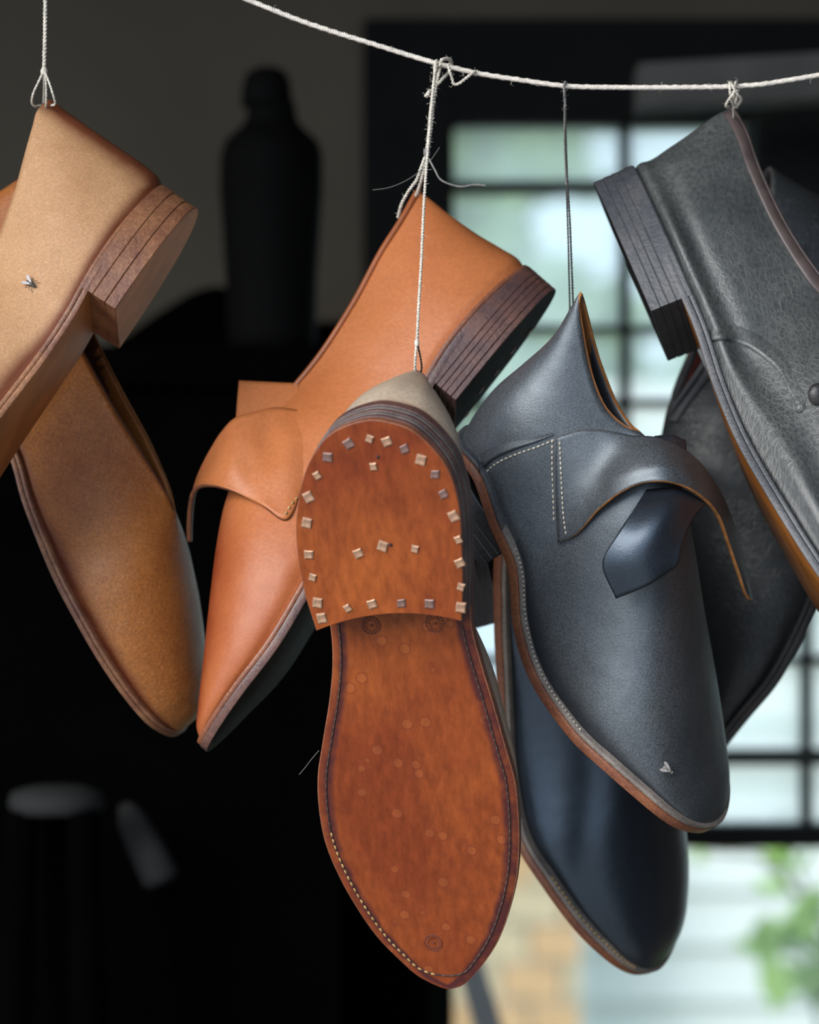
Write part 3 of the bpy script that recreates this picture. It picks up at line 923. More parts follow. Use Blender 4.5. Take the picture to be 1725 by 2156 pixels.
# H: black shoe behind G and E ---------------------------------------------------
Hs = Shoe('black_shoe', 'dark black leather shoe mostly hidden behind the upper right pair of shoes', 0.185, (1620, 1000), (0.20, 0.12),
          S=[(0, 1850, 520), (0.15, 1830, 680), (0.3, 1790, 850), (0.45, 1745, 1020), (0.6, 1695, 1195), (0.7, 1650, 1305), (0.78, 1608, 1390), (0.88, 1548, 1475), (0.95, 1487, 1555), (1, 1440, 1610)],
          T=[(0, 1604, 368), (0.1, 1575, 460), (0.2, 1520, 600), (0.3, 1450, 770), (0.38, 1385, 905), (0.5, 1410, 1040), (0.6, 1425, 1180), (0.75, 1440, 1350), (0.9, 1430, 1520), (1, 1436, 1600)],
          B=[(1850, 520), (1800, 480), (1725, 434), (1650, 395), (1604, 368)],
          mat=M['darkblack'], burn=burnG, throat=0.38, gape=[(0, .5), (0.2, .6), (0.3, .5), (0.38, 0)], off=0.02)
Hs.upper(lining=M['lining_red'], rim=M['black_edge'])
Hs.slab('welt', M['edge_black'], -2, 8, 8)
Hs.slab('outsole', M['edge_black'], 8, 24, 10, bottom=M['sole_black'])
Hs.heel(0.245, 14, [20, 18, 18, 22], [M['edge_slate']], welt=10, top_mat=M['sole_black'], taper=0.02, seed=19)
Hs.band('collar_binding', 0.10, 0.37, 0.91, 1.0, 6, M['edge_slate'])
# ------------------------------------------------------------------ the room, window and yard
def box_geo(x0, x1, y0, y1, z0, z1, bev=0.0):
    b = bev
    if b <= 0:
        V = [(x, y, z) for x in (x0, x1) for y in (y0, y1) for z in (z0, z1)]
        F = [(0, 1, 3, 2), (4, 6, 7, 5), (0, 4, 5, 1), (2, 3, 7, 6), (0, 2, 6, 4), (1, 5, 7, 3)]
        return V, F
    bm = bmesh.new()
    r = bmesh.ops.create_cube(bm, size=1)
    for v in bm.verts:
        v.co = Vector(((x0 + x1)/2 + v.co.x*(x1 - x0), (y0 + y1)/2 + v.co.y*(y1 - y0), (z0 + z1)/2 + v.co.z*(z1 - z0)))
    bmesh.ops.bevel(bm, geom=list(bm.edges), offset=b, segments=2, affect='EDGES')
    V = [tuple(v.co) for v in bm.verts]; F = [tuple(v.index for v in f.verts) for f in bm.faces]
    bm.free()
    return V, F

def struct(name, geo, mat, parent=None, smooth=False):
    v, f = geo
    o = mesh_obj(name, v, f, mat, parent, smooth=smooth, orient='out')
    if parent is None: o['kind'] = 'structure'
    return o

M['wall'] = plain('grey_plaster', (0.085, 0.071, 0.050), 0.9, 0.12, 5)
M['black_wood'] = plain('black_painted_wood', (0.0045, 0.0048, 0.0046), 0.8, 0.3, 12, spec=0.15)
M['iron'] = plain('dark_green_iron', (0.012, 0.017, 0.014), 0.6, 0.2, 30, spec=0.3)
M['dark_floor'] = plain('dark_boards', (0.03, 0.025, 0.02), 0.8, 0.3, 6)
M['paving'] = plain('grey_paving', (0.26, 0.25, 0.23), 0.9, 0.2, 4)
M['lawn'] = plain('lawn', (0.10, 0.17, 0.05), 0.95, 0.4, 8)
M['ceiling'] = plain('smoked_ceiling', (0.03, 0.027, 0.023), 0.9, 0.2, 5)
M['post'] = plain('dark_timber_post', (0.06, 0.04, 0.028), 0.8, 0.3, 20)

WY = 1.30     # window plane
BY = 1.55     # plaster wall behind
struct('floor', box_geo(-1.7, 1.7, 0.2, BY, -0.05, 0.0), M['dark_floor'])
struct('ceiling', box_geo(-1.8, 1.8, -0.75, BY + 0.1, 2.62, 2.70), M['ceiling'])  # unseen front overhang shaped to keep overhead light off the shoes
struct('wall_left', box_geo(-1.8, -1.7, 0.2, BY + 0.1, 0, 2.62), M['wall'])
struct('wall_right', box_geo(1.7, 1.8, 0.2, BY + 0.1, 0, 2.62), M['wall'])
def wx(px, d): return wpt(px, 0, d).x
def wz(py, d): return wpt(0, py, d).z
FX0 = wx(765, WY); FZ1 = wz(45, WY); FX1 = 1.05; FZ0 = 0.25
def wall_ring(name, x0, x1, z0, z1, hx0, hx1, hz0, hz1, y0, y1, mat):
    g = [box_geo(x0, hx0, y0, y1, z0, z1), box_geo(hx1, x1, y0, y1, z0, z1), box_geo(hx0, hx1, y0, y1, hz1, z1), box_geo(hx0, hx1, y0, y1, z0, hz0)]
    return struct(name, join_geo(g), mat)
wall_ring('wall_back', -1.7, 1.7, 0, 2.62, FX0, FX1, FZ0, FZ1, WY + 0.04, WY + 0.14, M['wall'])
struct('trim_1', box_geo(-1.32, -1.22, -0.05, 0.05, 0, 2.62, 0.006), M['post'])
struct('trim_2', box_geo(1.22, 1.32, -0.05, 0.05, 0, 2.62, 0.006), M['post'])
struct('wall_porch', box_geo(1.36, 1.46, -5.0, 0.2, 0, 3.4), M['black_wood'])  # unseen dark wall added to block sky light from the right
struct('ground', box_geo(-9, 9, -12, 0.2, -0.12, -0.02), M['paving'])

# window: black frame, thin iron bars, dusty panes
def glass(name, haze, tint):
    mat = bpy.data.materials.new(name)
    t, ns, lk, bs = nt(mat)
    out = ns['Material Output']
    tr = ns.new('ShaderNodeBsdfTransparent'); tr.inputs[0].default_value = (*tint, 1)
    tl = ns.new('ShaderNodeBsdfTranslucent'); tl.inputs[0].default_value = (0.92, 1.0, 0.94, 1)
    mx = ns.new('ShaderNodeMixShader')
    tc = ns.new('ShaderNodeTexCoord')
    n1 = node(ns, 'ShaderNodeTexNoise', Scale=9.0, Detail=4.0); lk.new(tc.outputs['Object'], n1.inputs['Vector'])
    f = ramp(ns, lk, n1.outputs['Fac'], 0.3, (haze * .75,) * 3 + (1,), 0.7, (haze * 1.25,) * 3 + (1,))
    lk.new(f, mx.inputs[0]); lk.new(tr.outputs[0], mx.inputs[1]); lk.new(tl.outputs[0], mx.inputs[2])
    lk.new(mx.outputs[0], out.inputs['Surface'])
    return mat
M['dusty_glass'] = glass('dusty_glass', 0.40, (0.97, 0.99, 0.97))
M['clear_glass'] = glass('clear_glass', 0.06, (0.93, 0.97, 0.96))
win = bpy.data.objects.new('window_1', None); COL.objects.link(win)
win.location = (wx(1300, WY), WY, wz(1100, WY)); win['kind'] = 'structure'
def bar(name, px0, px1, py0, py1, mat, y0=None, y1=None):
    g = box_geo(wx(px0, WY), wx(px1, WY), WY if y0 is None else y0, (WY + 0.035) if y1 is None else y1, wz(py1, WY), wz(py0, WY), 0.002)
    return struct(name, g, mat, win)
PB = 2640; PR = 3300
bar('window_frame', 765, 955, 45, PB, M['black_wood'], WY - 0.02, WY + 0.06)
bar('window_frame', 955, PR, 45, 264, M['black_wood'], WY - 0.02, WY + 0.06)
bar('window_frame', 955, PR, PB - 60, PB, M['black_wood'], WY - 0.02, WY + 0.06)
xs = [955, 1318, 1702, 2090, 2480, 2870]
ys = [264, 392, 692, 848, 1140, 1390, 1596]
for x in xs[1:]:
    bar('muntin', x - 11, x + 11, 264, 1736, M['iron'])
for y, hh in zip(ys[1:], (13, 8, 9, 9, 9, 17)):
    bar('muntin', 955, PR, y - hh, y + hh, M['iron'], WY + 0.003, WY + 0.032)
bar('transom', 955, PR, 1736, 1784, M['black_wood'], WY - 0.01, WY + 0.05)
for x in (1960, 2600):
    bar('muntin', x - 14, x + 14, 1784, PB - 60, M['iron'])
colx = xs + [PR]; rowy = ys + [1736]
for i in range(len(colx) - 1):
    for j in range(len(rowy) - 1):
        bar('pane', colx[i], colx[i+1], rowy[j], rowy[j+1], M['dusty_glass'], WY + 0.016, WY + 0.019)
low = [955, 1960, 2600, PR]
for i in range(3):
    bar('pane', low[i], low[i+1], 1784, PB - 60, M['clear_glass'], WY + 0.016, WY + 0.019)

# yard behind the window
M['siding'] = plain('white_clapboard', (0.82, 0.82, 0.80), 0.7, 0.05, 3)
M['brick'] = plain('tan_brick', (0.62, 0.46, 0.28), 0.85, 0.2, 14)
M['brick_orange'] = plain('orange_brick', (0.68, 0.38, 0.17), 0.85, 0.2, 14)
M['mortar'] = plain('sandy_mortar', (0.58, 0.50, 0.38), 0.95, 0.1, 20)
M['leaf'] = plain('fresh_green_leaf', (0.34, 0.52, 0.08), 0.5, 0.2, 10)
M['leaf_dark'] = plain('tree_leaf', (0.17, 0.28, 0.10), 0.55, 0.3, 4)
M['stem'] = plain('woody_stem', (0.14, 0.10, 0.05), 0.8, 0.2, 30)
struct('yard_ground', box_geo(-9, 12, BY + 0.1, 16, -0.12, -0.02), M['lawn'])
SY = 4.4
sx0, sx1 = wx(1228, SY), 5.0
sid = struct('wall_yard', box_geo(sx0, sx1, SY + 0.03, SY + 0.15, -0.02, 1.95), M['siding'])
bz = 0.0; nb_ = 0
bd = None
while bz < 1.94:
    g = [(sx0, SY + 0.03, bz), (sx1, SY + 0.03, bz), (sx1, SY - 0.002, bz), (sx0, SY - 0.002, bz), (sx0, SY + 0.03, bz + 0.115), (sx1, SY + 0.03, bz + 0.115), (sx1, SY + 0.018, bz + 0.115), (sx0, SY + 0.018, bz + 0.115)]
    f = [(0, 1, 2, 3), (4, 7, 6, 5), (3, 2, 6, 7), (0, 4, 5, 1), (0, 3, 7, 4), (1, 5, 6, 2)]
    if bd is None:
        bd = mesh_obj('board', g, f, M['siding'], sid, smooth=False)
    else:
        o2 = bd.copy(); COL.objects.link(o2); o2.parent = sid; o2.location = (0, 0, bz)
    bz += 0.108
# brick pier left of the clapboard
PYb = 4.2
px0, px1 = wx(860, PYb), wx(1222, PYb)
pier = struct('wall_brick', box_geo(px0 + 0.008, px1 - 0.008, PYb + 0.01, PYb + 0.2, -0.02, 1.25), M['mortar'])
bw, bh, gp = 0.105, 0.062, 0.010
rb = random.Random(4)
bmesh_cache = {}
z = 0.0; row = 0
while z < 1.22:
    x = px0 - (bw / 2 if row % 2 else 0)
    while x < px1:
        a, b = max(x, px0), min(x + bw, px1)
        if b - a > 0.02:
            key = (round(b - a, 3), rb.random() < 0.3)
            if key not in bmesh_cache:
                v, f = box_geo(0, b - a, 0, 0.03, 0, bh)
                o2 = mesh_obj('brick', [Vector(q) + origin_of(pier) for q in v], f, M['brick_orange'] if key[1] else M['brick'], pier, smooth=False)
                bmesh_cache[key] = o2.data
            else:
                o2 = new_obj('brick', bmesh_cache[key], pier)
            o2.location = (a, PYb + rb.uniform(-.003, .003), z)
        x += bw + gp
    z += bh + gp; row += 1

def leaf_geo(L, W, n=5):
    V, F = [], []
    for i in range(n + 1):
        u = i / n
        w = W * math.sin(math.pi * min(1, u * 0.96 + 0.02)) ** 0.8 * (1 - 0.25 * u)
        V += [(-w, u * L, 0.12 * W - 0.10 * L * u * u), (0, u * L, -0.10 * L * u * u), (w, u * L, 0.12 * W - 0.10 * L * u * u)]
    for i in range(n):
        for k in range(2):
            F.append((i*3 + k, i*3 + k + 1, (i+1)*3 + k + 1, (i+1)*3 + k))
    return V, F
leaf_me = bpy.data.meshes.new('leaf'); _v, _f = leaf_geo(1.0, 0.32)
leaf_me.from_pydata(_v, [], _f); leaf_me.materials.append(M['leaf'])
leaf_me.polygons.foreach_set('use_smooth', [True] * len(leaf_me.polygons))
leaf_me2 = leaf_me.copy(); leaf_me2.materials.clear(); leaf_me2.materials.append(M['leaf_dark'])

def leafy(name, label, cat, base, stems, leaves, scale, seed, me, group=None):
    """plant: stems as tubes from the base, leaves as separate children"""
    r = random.Random(seed)
    root = thing(name, label, cat, base, group)
    for st in stems:
        tube('stem', [Vector(base)] + st, [0.010] + [0.005] * (len(st) - 1) + [0.003], M['stem'], root, 6)
    for (p, s_) in leaves:
        o = new_obj('leaf', me, root)
        o.location = Vector(p) - Vector(base)
        k = scale * s_
        o.scale = (k, k, k)
        o.rotation_euler = (r.uniform(-0.4, 1.3), r.uniform(-.7, .7), r.uniform(0, 6.28))
    return root
rl = random.Random(12)
SHY = 2.9
lv = []
for (px, py, n_, spr, sz) in [(1640, 1985, 9, 34, 1.0), (1690, 1850, 6, 30, .8), (1700, 2020, 8, 40, 1), (1700, 2110, 6, 30, .9), (1480, 1796, 2, 10, .45), (1560, 1790, 2, 16, .5), (1650, 1800, 3, 30, .6), (1860, 1960, 14, 90, 1)]:
    for _ in range(n_):
        lv.append((wpt(px + rl.gauss(0, spr), py + rl.gauss(0, spr), SHY + rl.uniform(-.12, .12)), sz * rl.uniform(.7, 1.2)))
base = (wx(1800, SHY), SHY, -0.02)
leafy('garden_shrub', 'bright green leafy shrub outside the window at the lower right', 'shrub', base,
      [[wpt(1790, 2400, SHY), wpt(1700, 2030, SHY), wpt(1640, 1960, SHY)], [wpt(1800, 2300, SHY), wpt(1740, 1950, SHY), wpt(1680, 1830, SHY)], [wpt(1820, 2300, SHY), wpt(1860, 1950, SHY)], [wpt(1760, 2100, SHY), wpt(1700, 1900, SHY), wpt(1600, 1800, SHY), wpt(1480, 1790, SHY)]], lv, 0.085, 5, leaf_me)

# tree behind the yard wall; sky shows through the holes of its crown
TY = 7.0
holes = [(1270, 298, 42), (1276, 345, 40), (1185, 478, 72), (1265, 500, 78), (1385, 310, 75), (1450, 300, 70), (1262, 580, 26), (1385, 735, 40), (1300, 455, 40), (1345, 600, 38), (1230, 790, 22)]
lv = []
rt = random.Random(31)
def in_hole(px, py, m): return any((px - hx)**2 + (py - hy)**2 < (hr + m)**2 for hx, hy, hr in holes)
while len(lv) < 110:
    px, py = rt.uniform(880, 1800), rt.uniform(150, 1000)
    if in_hole(px, py, 60): continue
    lv.append((wpt(px, py, TY - .3 + rt.uniform(-.2, .2)), rt.uniform(.8, 1.25)))
base = (wx(1330, TY), TY + 0.1, -0.02)
tree = leafy('yard_tree', 'hazy green tree beyond the yard wall seen through the upper panes', 'tree', base,
      [[wpt(1330, 1200, TY), wpt(1300, 800, TY), wpt(1120, 620, TY), wpt(1000, 400, TY)], [wpt(1330, 1200, TY), wpt(1330, 800, TY), wpt(1320, 420, TY), wpt(1330, 200, TY)], [wpt(1340, 1200, TY), wpt(1450, 800, TY), wpt(1580, 500, TY), wpt(1700, 300, TY)]],
      lv, 0.10, 8, leaf_me2)
V, F = [], []
while len(V) < 4 * 9000:
    px, py = rt.uniform(820, 1900), rt.uniform(120, 1010)
    if in_hole(px, py, 4): continue
    p = wpt(px, py, TY + rt.uniform(-.35, .35)); L_ = rt.uniform(.03, .055)
    q = Matrix.Rotation(rt.uniform(0, 6.28), 3, 'Y') @ Matrix.Rotation(rt.uniform(-.9, .9), 3, 'X') @ Matrix.Rotation(rt.uniform(-.9, .9), 3, 'Z')
    i0 = len(V)
    V += [p + q @ Vector((0, 0, -L_)), p + q @ Vector((L_*.5, 0.003, 0)), p + q @ Vector((0, 0, L_)), p + q @ Vector((-L_*.5, 0.003, 0))]
    F.append((i0, i0 + 1, i0 + 2, i0 + 3))
fo = mesh_obj('foliage', V, F, M['leaf_dark'], tree, smooth=False); fo['kind'] = 'stuff'

# --- dim things inside -------------------------------------------------------
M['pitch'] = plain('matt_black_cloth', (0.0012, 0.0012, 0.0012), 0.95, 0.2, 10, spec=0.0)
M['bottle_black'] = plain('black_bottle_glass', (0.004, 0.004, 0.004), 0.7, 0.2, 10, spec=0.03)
M['seat_grey'] = plain('grey_worn_seat', (0.022, 0.023, 0.023), 0.8, 0.2, 20, spec=0.2)
M['leg_grey'] = plain('grey_worn_leg', (0.03, 0.03, 0.03), 0.8, 0.3, 20, spec=0.2)
def lathe_geo(prof, c, n=32):
    V, F = [], []
    for (r, z) in prof:
        for k in range(n):
            a = 2*math.pi*k/n
            V.append((c[0] + r*math.cos(a), c[1] + r*math.sin(a), z))
    for i in range(len(prof) - 1):
        for k in range(n):
            k2 = (k+1) % n
            F.append((i*n + k, i*n + k2, (i+1)*n + k2, (i+1)*n + k))
    F.append(tuple(range(n - 1, -1, -1))); F.append(tuple((len(prof)-1)*n + k for k in range(n)))
    return V, F
MD = 0.98
BD = 0.84
bench = thing('workbench', 'black workbench in the dark behind the left shoes, bottle standing on it', 'workbench', (wx(170, BD), BD, 0))
bz1 = wz(745, BD)
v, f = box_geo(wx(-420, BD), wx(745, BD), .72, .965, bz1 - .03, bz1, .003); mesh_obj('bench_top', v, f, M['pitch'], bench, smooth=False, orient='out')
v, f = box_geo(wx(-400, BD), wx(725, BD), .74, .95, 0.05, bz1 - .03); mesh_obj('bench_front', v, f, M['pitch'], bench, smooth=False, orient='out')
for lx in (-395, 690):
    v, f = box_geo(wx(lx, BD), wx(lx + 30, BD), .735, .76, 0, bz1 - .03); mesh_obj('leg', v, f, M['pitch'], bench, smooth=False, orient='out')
# machine: rounded hump lofted through its depth
hump = [(-420, 900), (-120, 860), (80, 790), (240, 690), (330, 628), (400, 588), (450, 578), (500, 596), (560, 640), (640, 656), (740, 660), (840, 900), (900, 1500)]
hp = smooth_path(hump, 60)
V = []; nd = 9
for k in range(nd):
    u = -1 + 2 * k / (nd - 1)
    shr = (1 - abs(u) ** 3) * 60 - 60
    for (x, y) in hp:
        V.append(wpt(x, y - shr, MD) + Vector((0, 0.17 + 0.17 * u - 0.0, 0)))
    for (x) in (wx(900, MD), wx(-420, MD)):
        V.append(Vector((x, MD + 0.17 + 0.17 * u, 0.0)))
m_ = 62
F = [(k*m_ + i, k*m_ + (i+1) % m_, (k+1)*m_ + (i+1) % m_, (k+1)*m_ + i) for k in range(nd-1) for i in range(m_)]
F += [tuple(range(m_)), tuple((nd-1)*m_ + i for i in range(m_))]
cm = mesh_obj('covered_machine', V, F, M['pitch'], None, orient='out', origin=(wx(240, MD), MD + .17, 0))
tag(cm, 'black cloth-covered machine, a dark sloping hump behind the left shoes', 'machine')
sc_ = K * (D + BD) / D
bc = wpt(572, 700, BD)
def bz_(py): return wz(py, BD)
bt = thing('black_bottle', 'black bottle standing in silhouette against the grey wall', 'bottle', (bc.x, bc.y, bz_(745)))
prof = [(0.5, 745), (92, 743), (94, 700), (97, 590), (104, 480), (109, 400), (108, 330), (100, 300), (80, 280), (60, 262), (51, 240), (50, 215)]
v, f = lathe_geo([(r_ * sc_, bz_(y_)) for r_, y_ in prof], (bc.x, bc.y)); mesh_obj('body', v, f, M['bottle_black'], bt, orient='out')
capp = [(54, 225), (53, 195), (49, 170), (40, 152), (22, 142), (0.5, 139)]
v, f = lathe_geo([(r_ * sc_, bz_(y_)) for r_, y_ in capp], (bc.x - 10*sc_, bc.y)); mesh_obj('cap', v, f, M['bottle_black'], bt, orient='out')
# stool
SD = 0.62
ss = K * (D + SD) / D
stc = wpt(120, 1690, SD)
st = thing('round_stool', 'dim grey round-seated stool standing in the dark at the lower left', 'stool', (stc.x, stc.y, 0))
v, f = lathe_geo([(0.002, stc.z - 22*ss), (96*ss, stc.z - 20*ss), (102*ss, stc.z), (96*ss, stc.z + 22*ss), (60*ss, stc.z + 34*ss), (0.002, stc.z + 38*ss)], (stc.x, stc.y), 40)
mesh_obj('seat', v, f, M['seat_grey'], st, orient='out')
for (dx, dy, ex, ey) in ((60, -60, 85, -150), (-70, -40, -110, -60), (0, 70, 30, 160)):
    p0 = Vector((stc.x + dx*ss, stc.y + dy*ss, stc.z - 15*ss)); p1 = Vector((stc.x + ex*ss*2.2, stc.y + ey*ss*1.5, 0.0))
    tube('leg', [p0, p0.lerp(p1, .5), p1], [0.012, 0.014, 0.012], M['pitch'], st, 12)
pd = thing('wooden_paddle', 'dim grey paddle leaning in the dark right of the stool', 'paddle', wpt(420, 2100, .66))
pa, pb_ = wpt(262, 1695, .69), wpt(345, 1862, .67)
tube('blade', [pa, pa.lerp(pb_, .15), pa.lerp(pb_, .55), pa.lerp(pb_, .93), pb_], [.005, .010, .013, .014, .006], M['leg_grey'], pd, 14)
tube('handle', [pb_, Vector((wpt(470, 2100, .64).x, .64, .9)), Vector((wpt(600, 2100, .5).x, .5, 0.0))], .007, M['pitch'], pd, 10)
pk = [wpt(938, 1960, 1.26), wpt(996, 1960, 1.26)]
fx = wpt(938, 1960, 1.26).x + .42
M['plank'] = plain('pale_grey_board', (0.55, 0.55, 0.53), 0.8, 0.2, 12)
V = [pk[0], pk[1], Vector((fx + .024, .80, 0)), Vector((fx, .80, 0))]
V += [q + Vector((0, .012, 0)) for q in V]
lb_ = mesh_obj('leaning_board', V, [(0, 1, 2, 3), (7, 6, 5, 4), (0, 4, 5, 1), (1, 5, 6, 2), (2, 6, 7, 3), (3, 7, 4, 0)], M['plank'], None, smooth=False, orient='out', origin=(fx, .8, 0))
tag(lb_, 'pale grey slanting board below the toe of the sole-out shoe', 'board')
# black box added to fill the dark void at the upper right, grey beam
cbz0, cbz1 = wz(560, 1.0), wz(225, 1.0)
cb = thing('wall_cupboard', 'black wall cupboard in the dark at the top right corner', 'cupboard', (wx(1900, 1.0), 1.12, cbz0))
v, f = box_geo(wx(1598, 1.0), wx(2300, 1.0), 1.02, 1.26, cbz0, cbz1, 0.004); mesh_obj('body', v, f, M['black_wood'], cb, smooth=False, orient='out')
v, f = box_geo(wx(1606, 1.0), wx(1940, 1.0), 1.0, 1.02, cbz0 + .004, cbz1 - .004, 0.003); d1 = mesh_obj('door', v, f, M['black_wood'], cb, smooth=False, orient='out')
v, f = box_geo(wx(1948, 1.0), wx(2292, 1.0), 1.0, 1.02, cbz0 + .004, cbz1 - .004, 0.003); mesh_obj('door', v, f, M['black_wood'], cb, smooth=False, orient='out')
M['beam'] = plain('grey_weathered_beam', (0.048, 0.046, 0.043), 0.9, 0.3, 18)
p0, p1 = wpt(1340, 190, .86), wpt(2600, 120, .80)
dv = (p1 - p0).normalized(); up = Vector((0, 0, 1)) * 0.017; fw = Vector((0, 0.03, 0))
V = [p0 - up - fw, p0 - up + fw, p0 + up + fw, p0 + up - fw, p1 - up - fw, p1 - up + fw, p1 + up*1.1 + fw, p1 + up*1.1 - fw]
bo = mesh_obj('roof_beam', V, [(0, 1, 2, 3), (4, 7, 6, 5), (0, 4, 5, 1), (1, 5, 6, 2), (2, 6, 7, 3), (3, 7, 4, 0)], M['beam'], None, smooth=False, orient='out', origin=p0)
tag(bo, 'blurred grey wooden beam crossing the dark behind the cord at upper right', 'beam')
# ------------------------------------------------------------------ straps, seams, nails, stitches
bvE = bvh_of([Es.parts['upper']]); bvC = bvh_of([Cs.parts['upper']]); bvG = bvh_of([Gs.parts['upper']]); bvA = bvh_of([A.parts['upper']])
def dep(bv, x, y, off, fb):
    p, n = cast(bv, x, y)
    return fb if p is None else p.y + off
def rowp(bv, pts):
    """(x, y, depth) rows; a depth given as ('s', off, fallback) follows the surface"""
    return [(x, y, dep(bv, x, y, d[1], d[2]) if isinstance(d, tuple) else d) for (x, y, d) in pts]
S0 = lambda off, fb=0.0: ('s', off, fb)

# C: broad strap flap bowed off the instep
flapC = [
  rowp(bvC, [(650, 868, S0(.001, .035)), (612, 860, S0(-.002, .041)), (582, 857, .0405), (540, 866, .038), (492, 881, .037), (466, 908, .039), (443, 944, .042), (424, 980, .047), (411, 1012, .054), (402, 1050, .060), (398, 1100, .066), (397, 1138, .070)]),
  rowp(bvC, [(650, 920, S0(.001, .012)), (606, 925, S0(-.0025, .014)), (566, 922, .0285), (524, 925, .027), (486, 938, .027), (460, 958, .030), (439, 980, .036), (420, 1002, .043), (407, 1030, .051), (400, 1060, .058), (396, 1105, .064), (396, 1139, .068)]),
  rowp(bvC, [(650, 990, S0(.001, .004)), (606, 1002, S0(-.003, .008)), (566, 995, S0(-.0045, .0155)), (526, 988, .0175), (488, 986, .019), (460, 990, .024), (437, 1000, .031), (418, 1014, .039), (405, 1036, .047), (399, 1064, .055), (395, 1108, .062), (395, 1140, .066)]),
  rowp(bvC, [(640, 1026, S0(.0006, .004)), (599, 1093, S0(-.0024, .001)), (560, 1068, S0(-.0045, .0055)), (526, 1051, .010), (490, 1033, .014), (458, 1022, .019), (430, 1019, .027), (412, 1024, .036), (401, 1040, .045), (396, 1066, .053), (393, 1110, .060), (394, 1141, .064)]),
]
mC = M['orange']
sheet('strap', flapC, [mC, M['dark_edge'], M['lining_dark']], Cs.root, nu=70, nv=24, th=0.0022, rim=1, inner=2)
sheet('strap_end', [
  [(503, 801, .066), (545, 803, .062), (590, 805, .058), (632, 807, .055)],
  [(499, 848, .060), (540, 850, .055), (585, 852, .050), (622, 852, .047)],
  [(495, 905, .054), (532, 905, .048), (572, 898, .044), (612, 890, .042)]], [mC, M['raw_edge'], M['lining_dark']], Cs.root, nu=24, nv=14, th=0.002, rim=1, inner=2)
flapobj = [o for o in Cs.root.children if o.name.startswith('strap')]
bvCf = bvh_of([flapobj[0], Cs.parts['upper']])
stitches('stitching', on_surface(bvCf, [(601, 1084), (606, 1074), (614, 1062), (622, 1052), (630, 1044)], 0.0004), 0.0006, 0.0018, 0.0012, M['thread_gold'], Cs.root)

# E: bowed strap, curled strap end
flapE = [
  rowp(bvE, [(1172, 920, S0(-.0012)), (1225, 905, S0(-.0008)), (1268, 905, S0(-.0008)), (1304, 911, S0(-.001)), (1338, 917, -.018), (1377, 919, -.020), (1413, 930, -.018), (1463, 962, -.011), (1513, 1026, .002), (1537, 1076, .013), (1559, 1149, .024), (1577, 1217, .031), (1586, 1263, .034)]),
  rowp(bvE, [(1170, 990, S0(-.003)), (1225, 975, S0(-.003)), (1275, 962, S0(-.004)), (1318, 955, S0(-.006)), (1355, 952, -.031), (1393, 956, -.033), (1428, 970, -.030), (1474, 1002, -.021), (1515, 1055, -.006), (1537, 1104, .006), (1559, 1172, .018), (1577, 1232, .026), (1584, 1262, .030)]),
  rowp(bvE, [(1171, 1070, S0(-.003)), (1215, 1045, S0(-.004)), (1262, 1018, S0(-.006)), (1304, 997, S0(-.010)), (1348, 985, -.037), (1393, 984, -.040), (1434, 997, -.036), (1480, 1028, -.025), (1517, 1075, -.009), (1536, 1124, .004), (1559, 1192, .016), (1577, 1246, .024), (1582, 1261, .028)]),
  rowp(bvE, [(1174, 1144, S0(-.0026)), (1205, 1130, S0(-.0035)), (1259, 1072, S0(-.007)), (1304, 1037, S0(-.011)), (1350, 1017, -.039), (1395, 1012, -.042), (1441, 1022, -.037), (1486, 1049, -.026), (1518, 1090, -.010), (1536, 1140, .003), (1559, 1208, .015), (1573, 1250, .022), (1580, 1260, .026)]),
]
strapE = sheet('strap', flapE, [M['ashblack'], M['raw_edge'], M['lining_dark']], Es.root, nu=80, nv=26, th=0.0020, rim=1, inner=2)
tabE = sheet('strap_end', [
  [(1362, 1030, -.030), (1425, 1028, -.032), (1488, 1058, -.022)],
  [(1335, 1072, -.044), (1400, 1072, -.048), (1457, 1098, -.038)],
  [(1300, 1125, -.050), (1372, 1130, -.055), (1437, 1148, -.047)],
  [(1269, 1181, -.048), (1350, 1185, -.054), (1429, 1186, -.048)],
  [(1297, 1261, -.042), (1366, 1232, -.050), (1425, 1194, -.047)]], [M['black'], M['black_edge'], M['lining_dark']], Es.root, nu=30, nv=30, th=0.0022, rim=1, inner=2)
sheet('strap_end', [
  [(1376, 936, -.006), (1412, 940, -.005), (1447, 957, -.001)],
  [(1378, 919, -.001), (1415, 917, .000), (1444, 927, .004)],
  [(1380, 925, .010), (1416, 924, .011), (1446, 940, .014)]], [M['black'], M['black_edge'], M['black_edge']], Es.root, nu=20, nv=14, th=0.002, rim=1, inner=2)
seamE = [(1010, 1000), (1022, 982), (1045, 963), (1070, 951), (1099, 940), (1130, 929), (1166, 914)]
edge_strip('quarter_edge', bvE, seamE, [(x - 4, y - 44 + 40 * i / 6) for i, (x, y) in enumerate(seamE)], 0.0015, M['ashblack'], Es.root)
bvE2 = bvh_of([Es.parts['upper'], strapE])
stitches('stitching', on_surface(bvE2, [(x + 4, y + 11) for x, y in seamE], 0.0003), 0.00055, 0.0018, 0.0007, M['thread_pale'], Es.root)
stitches('stitching', on_surface(bvE2, [(1179, 930), (1181, 980), (1184, 1040), (1188, 1095), (1193, 1128)], 0.0003), 0.00055, 0.0018, 0.0007, M['thread_pale'], Es.root)
stitches('stitching', on_surface(bvE2, [(1163, 925), (1163, 980), (1165, 1040), (1167, 1100)], 0.0003), 0.0005, 0.0018, 0.0009, M['thread_pale'], Es.root)
stitches('stitching', Es.near_line(0.26, 0.62, -4, 5), 0.0005, 0.0013, 0.0012, M['thread_pale'], Es.root)
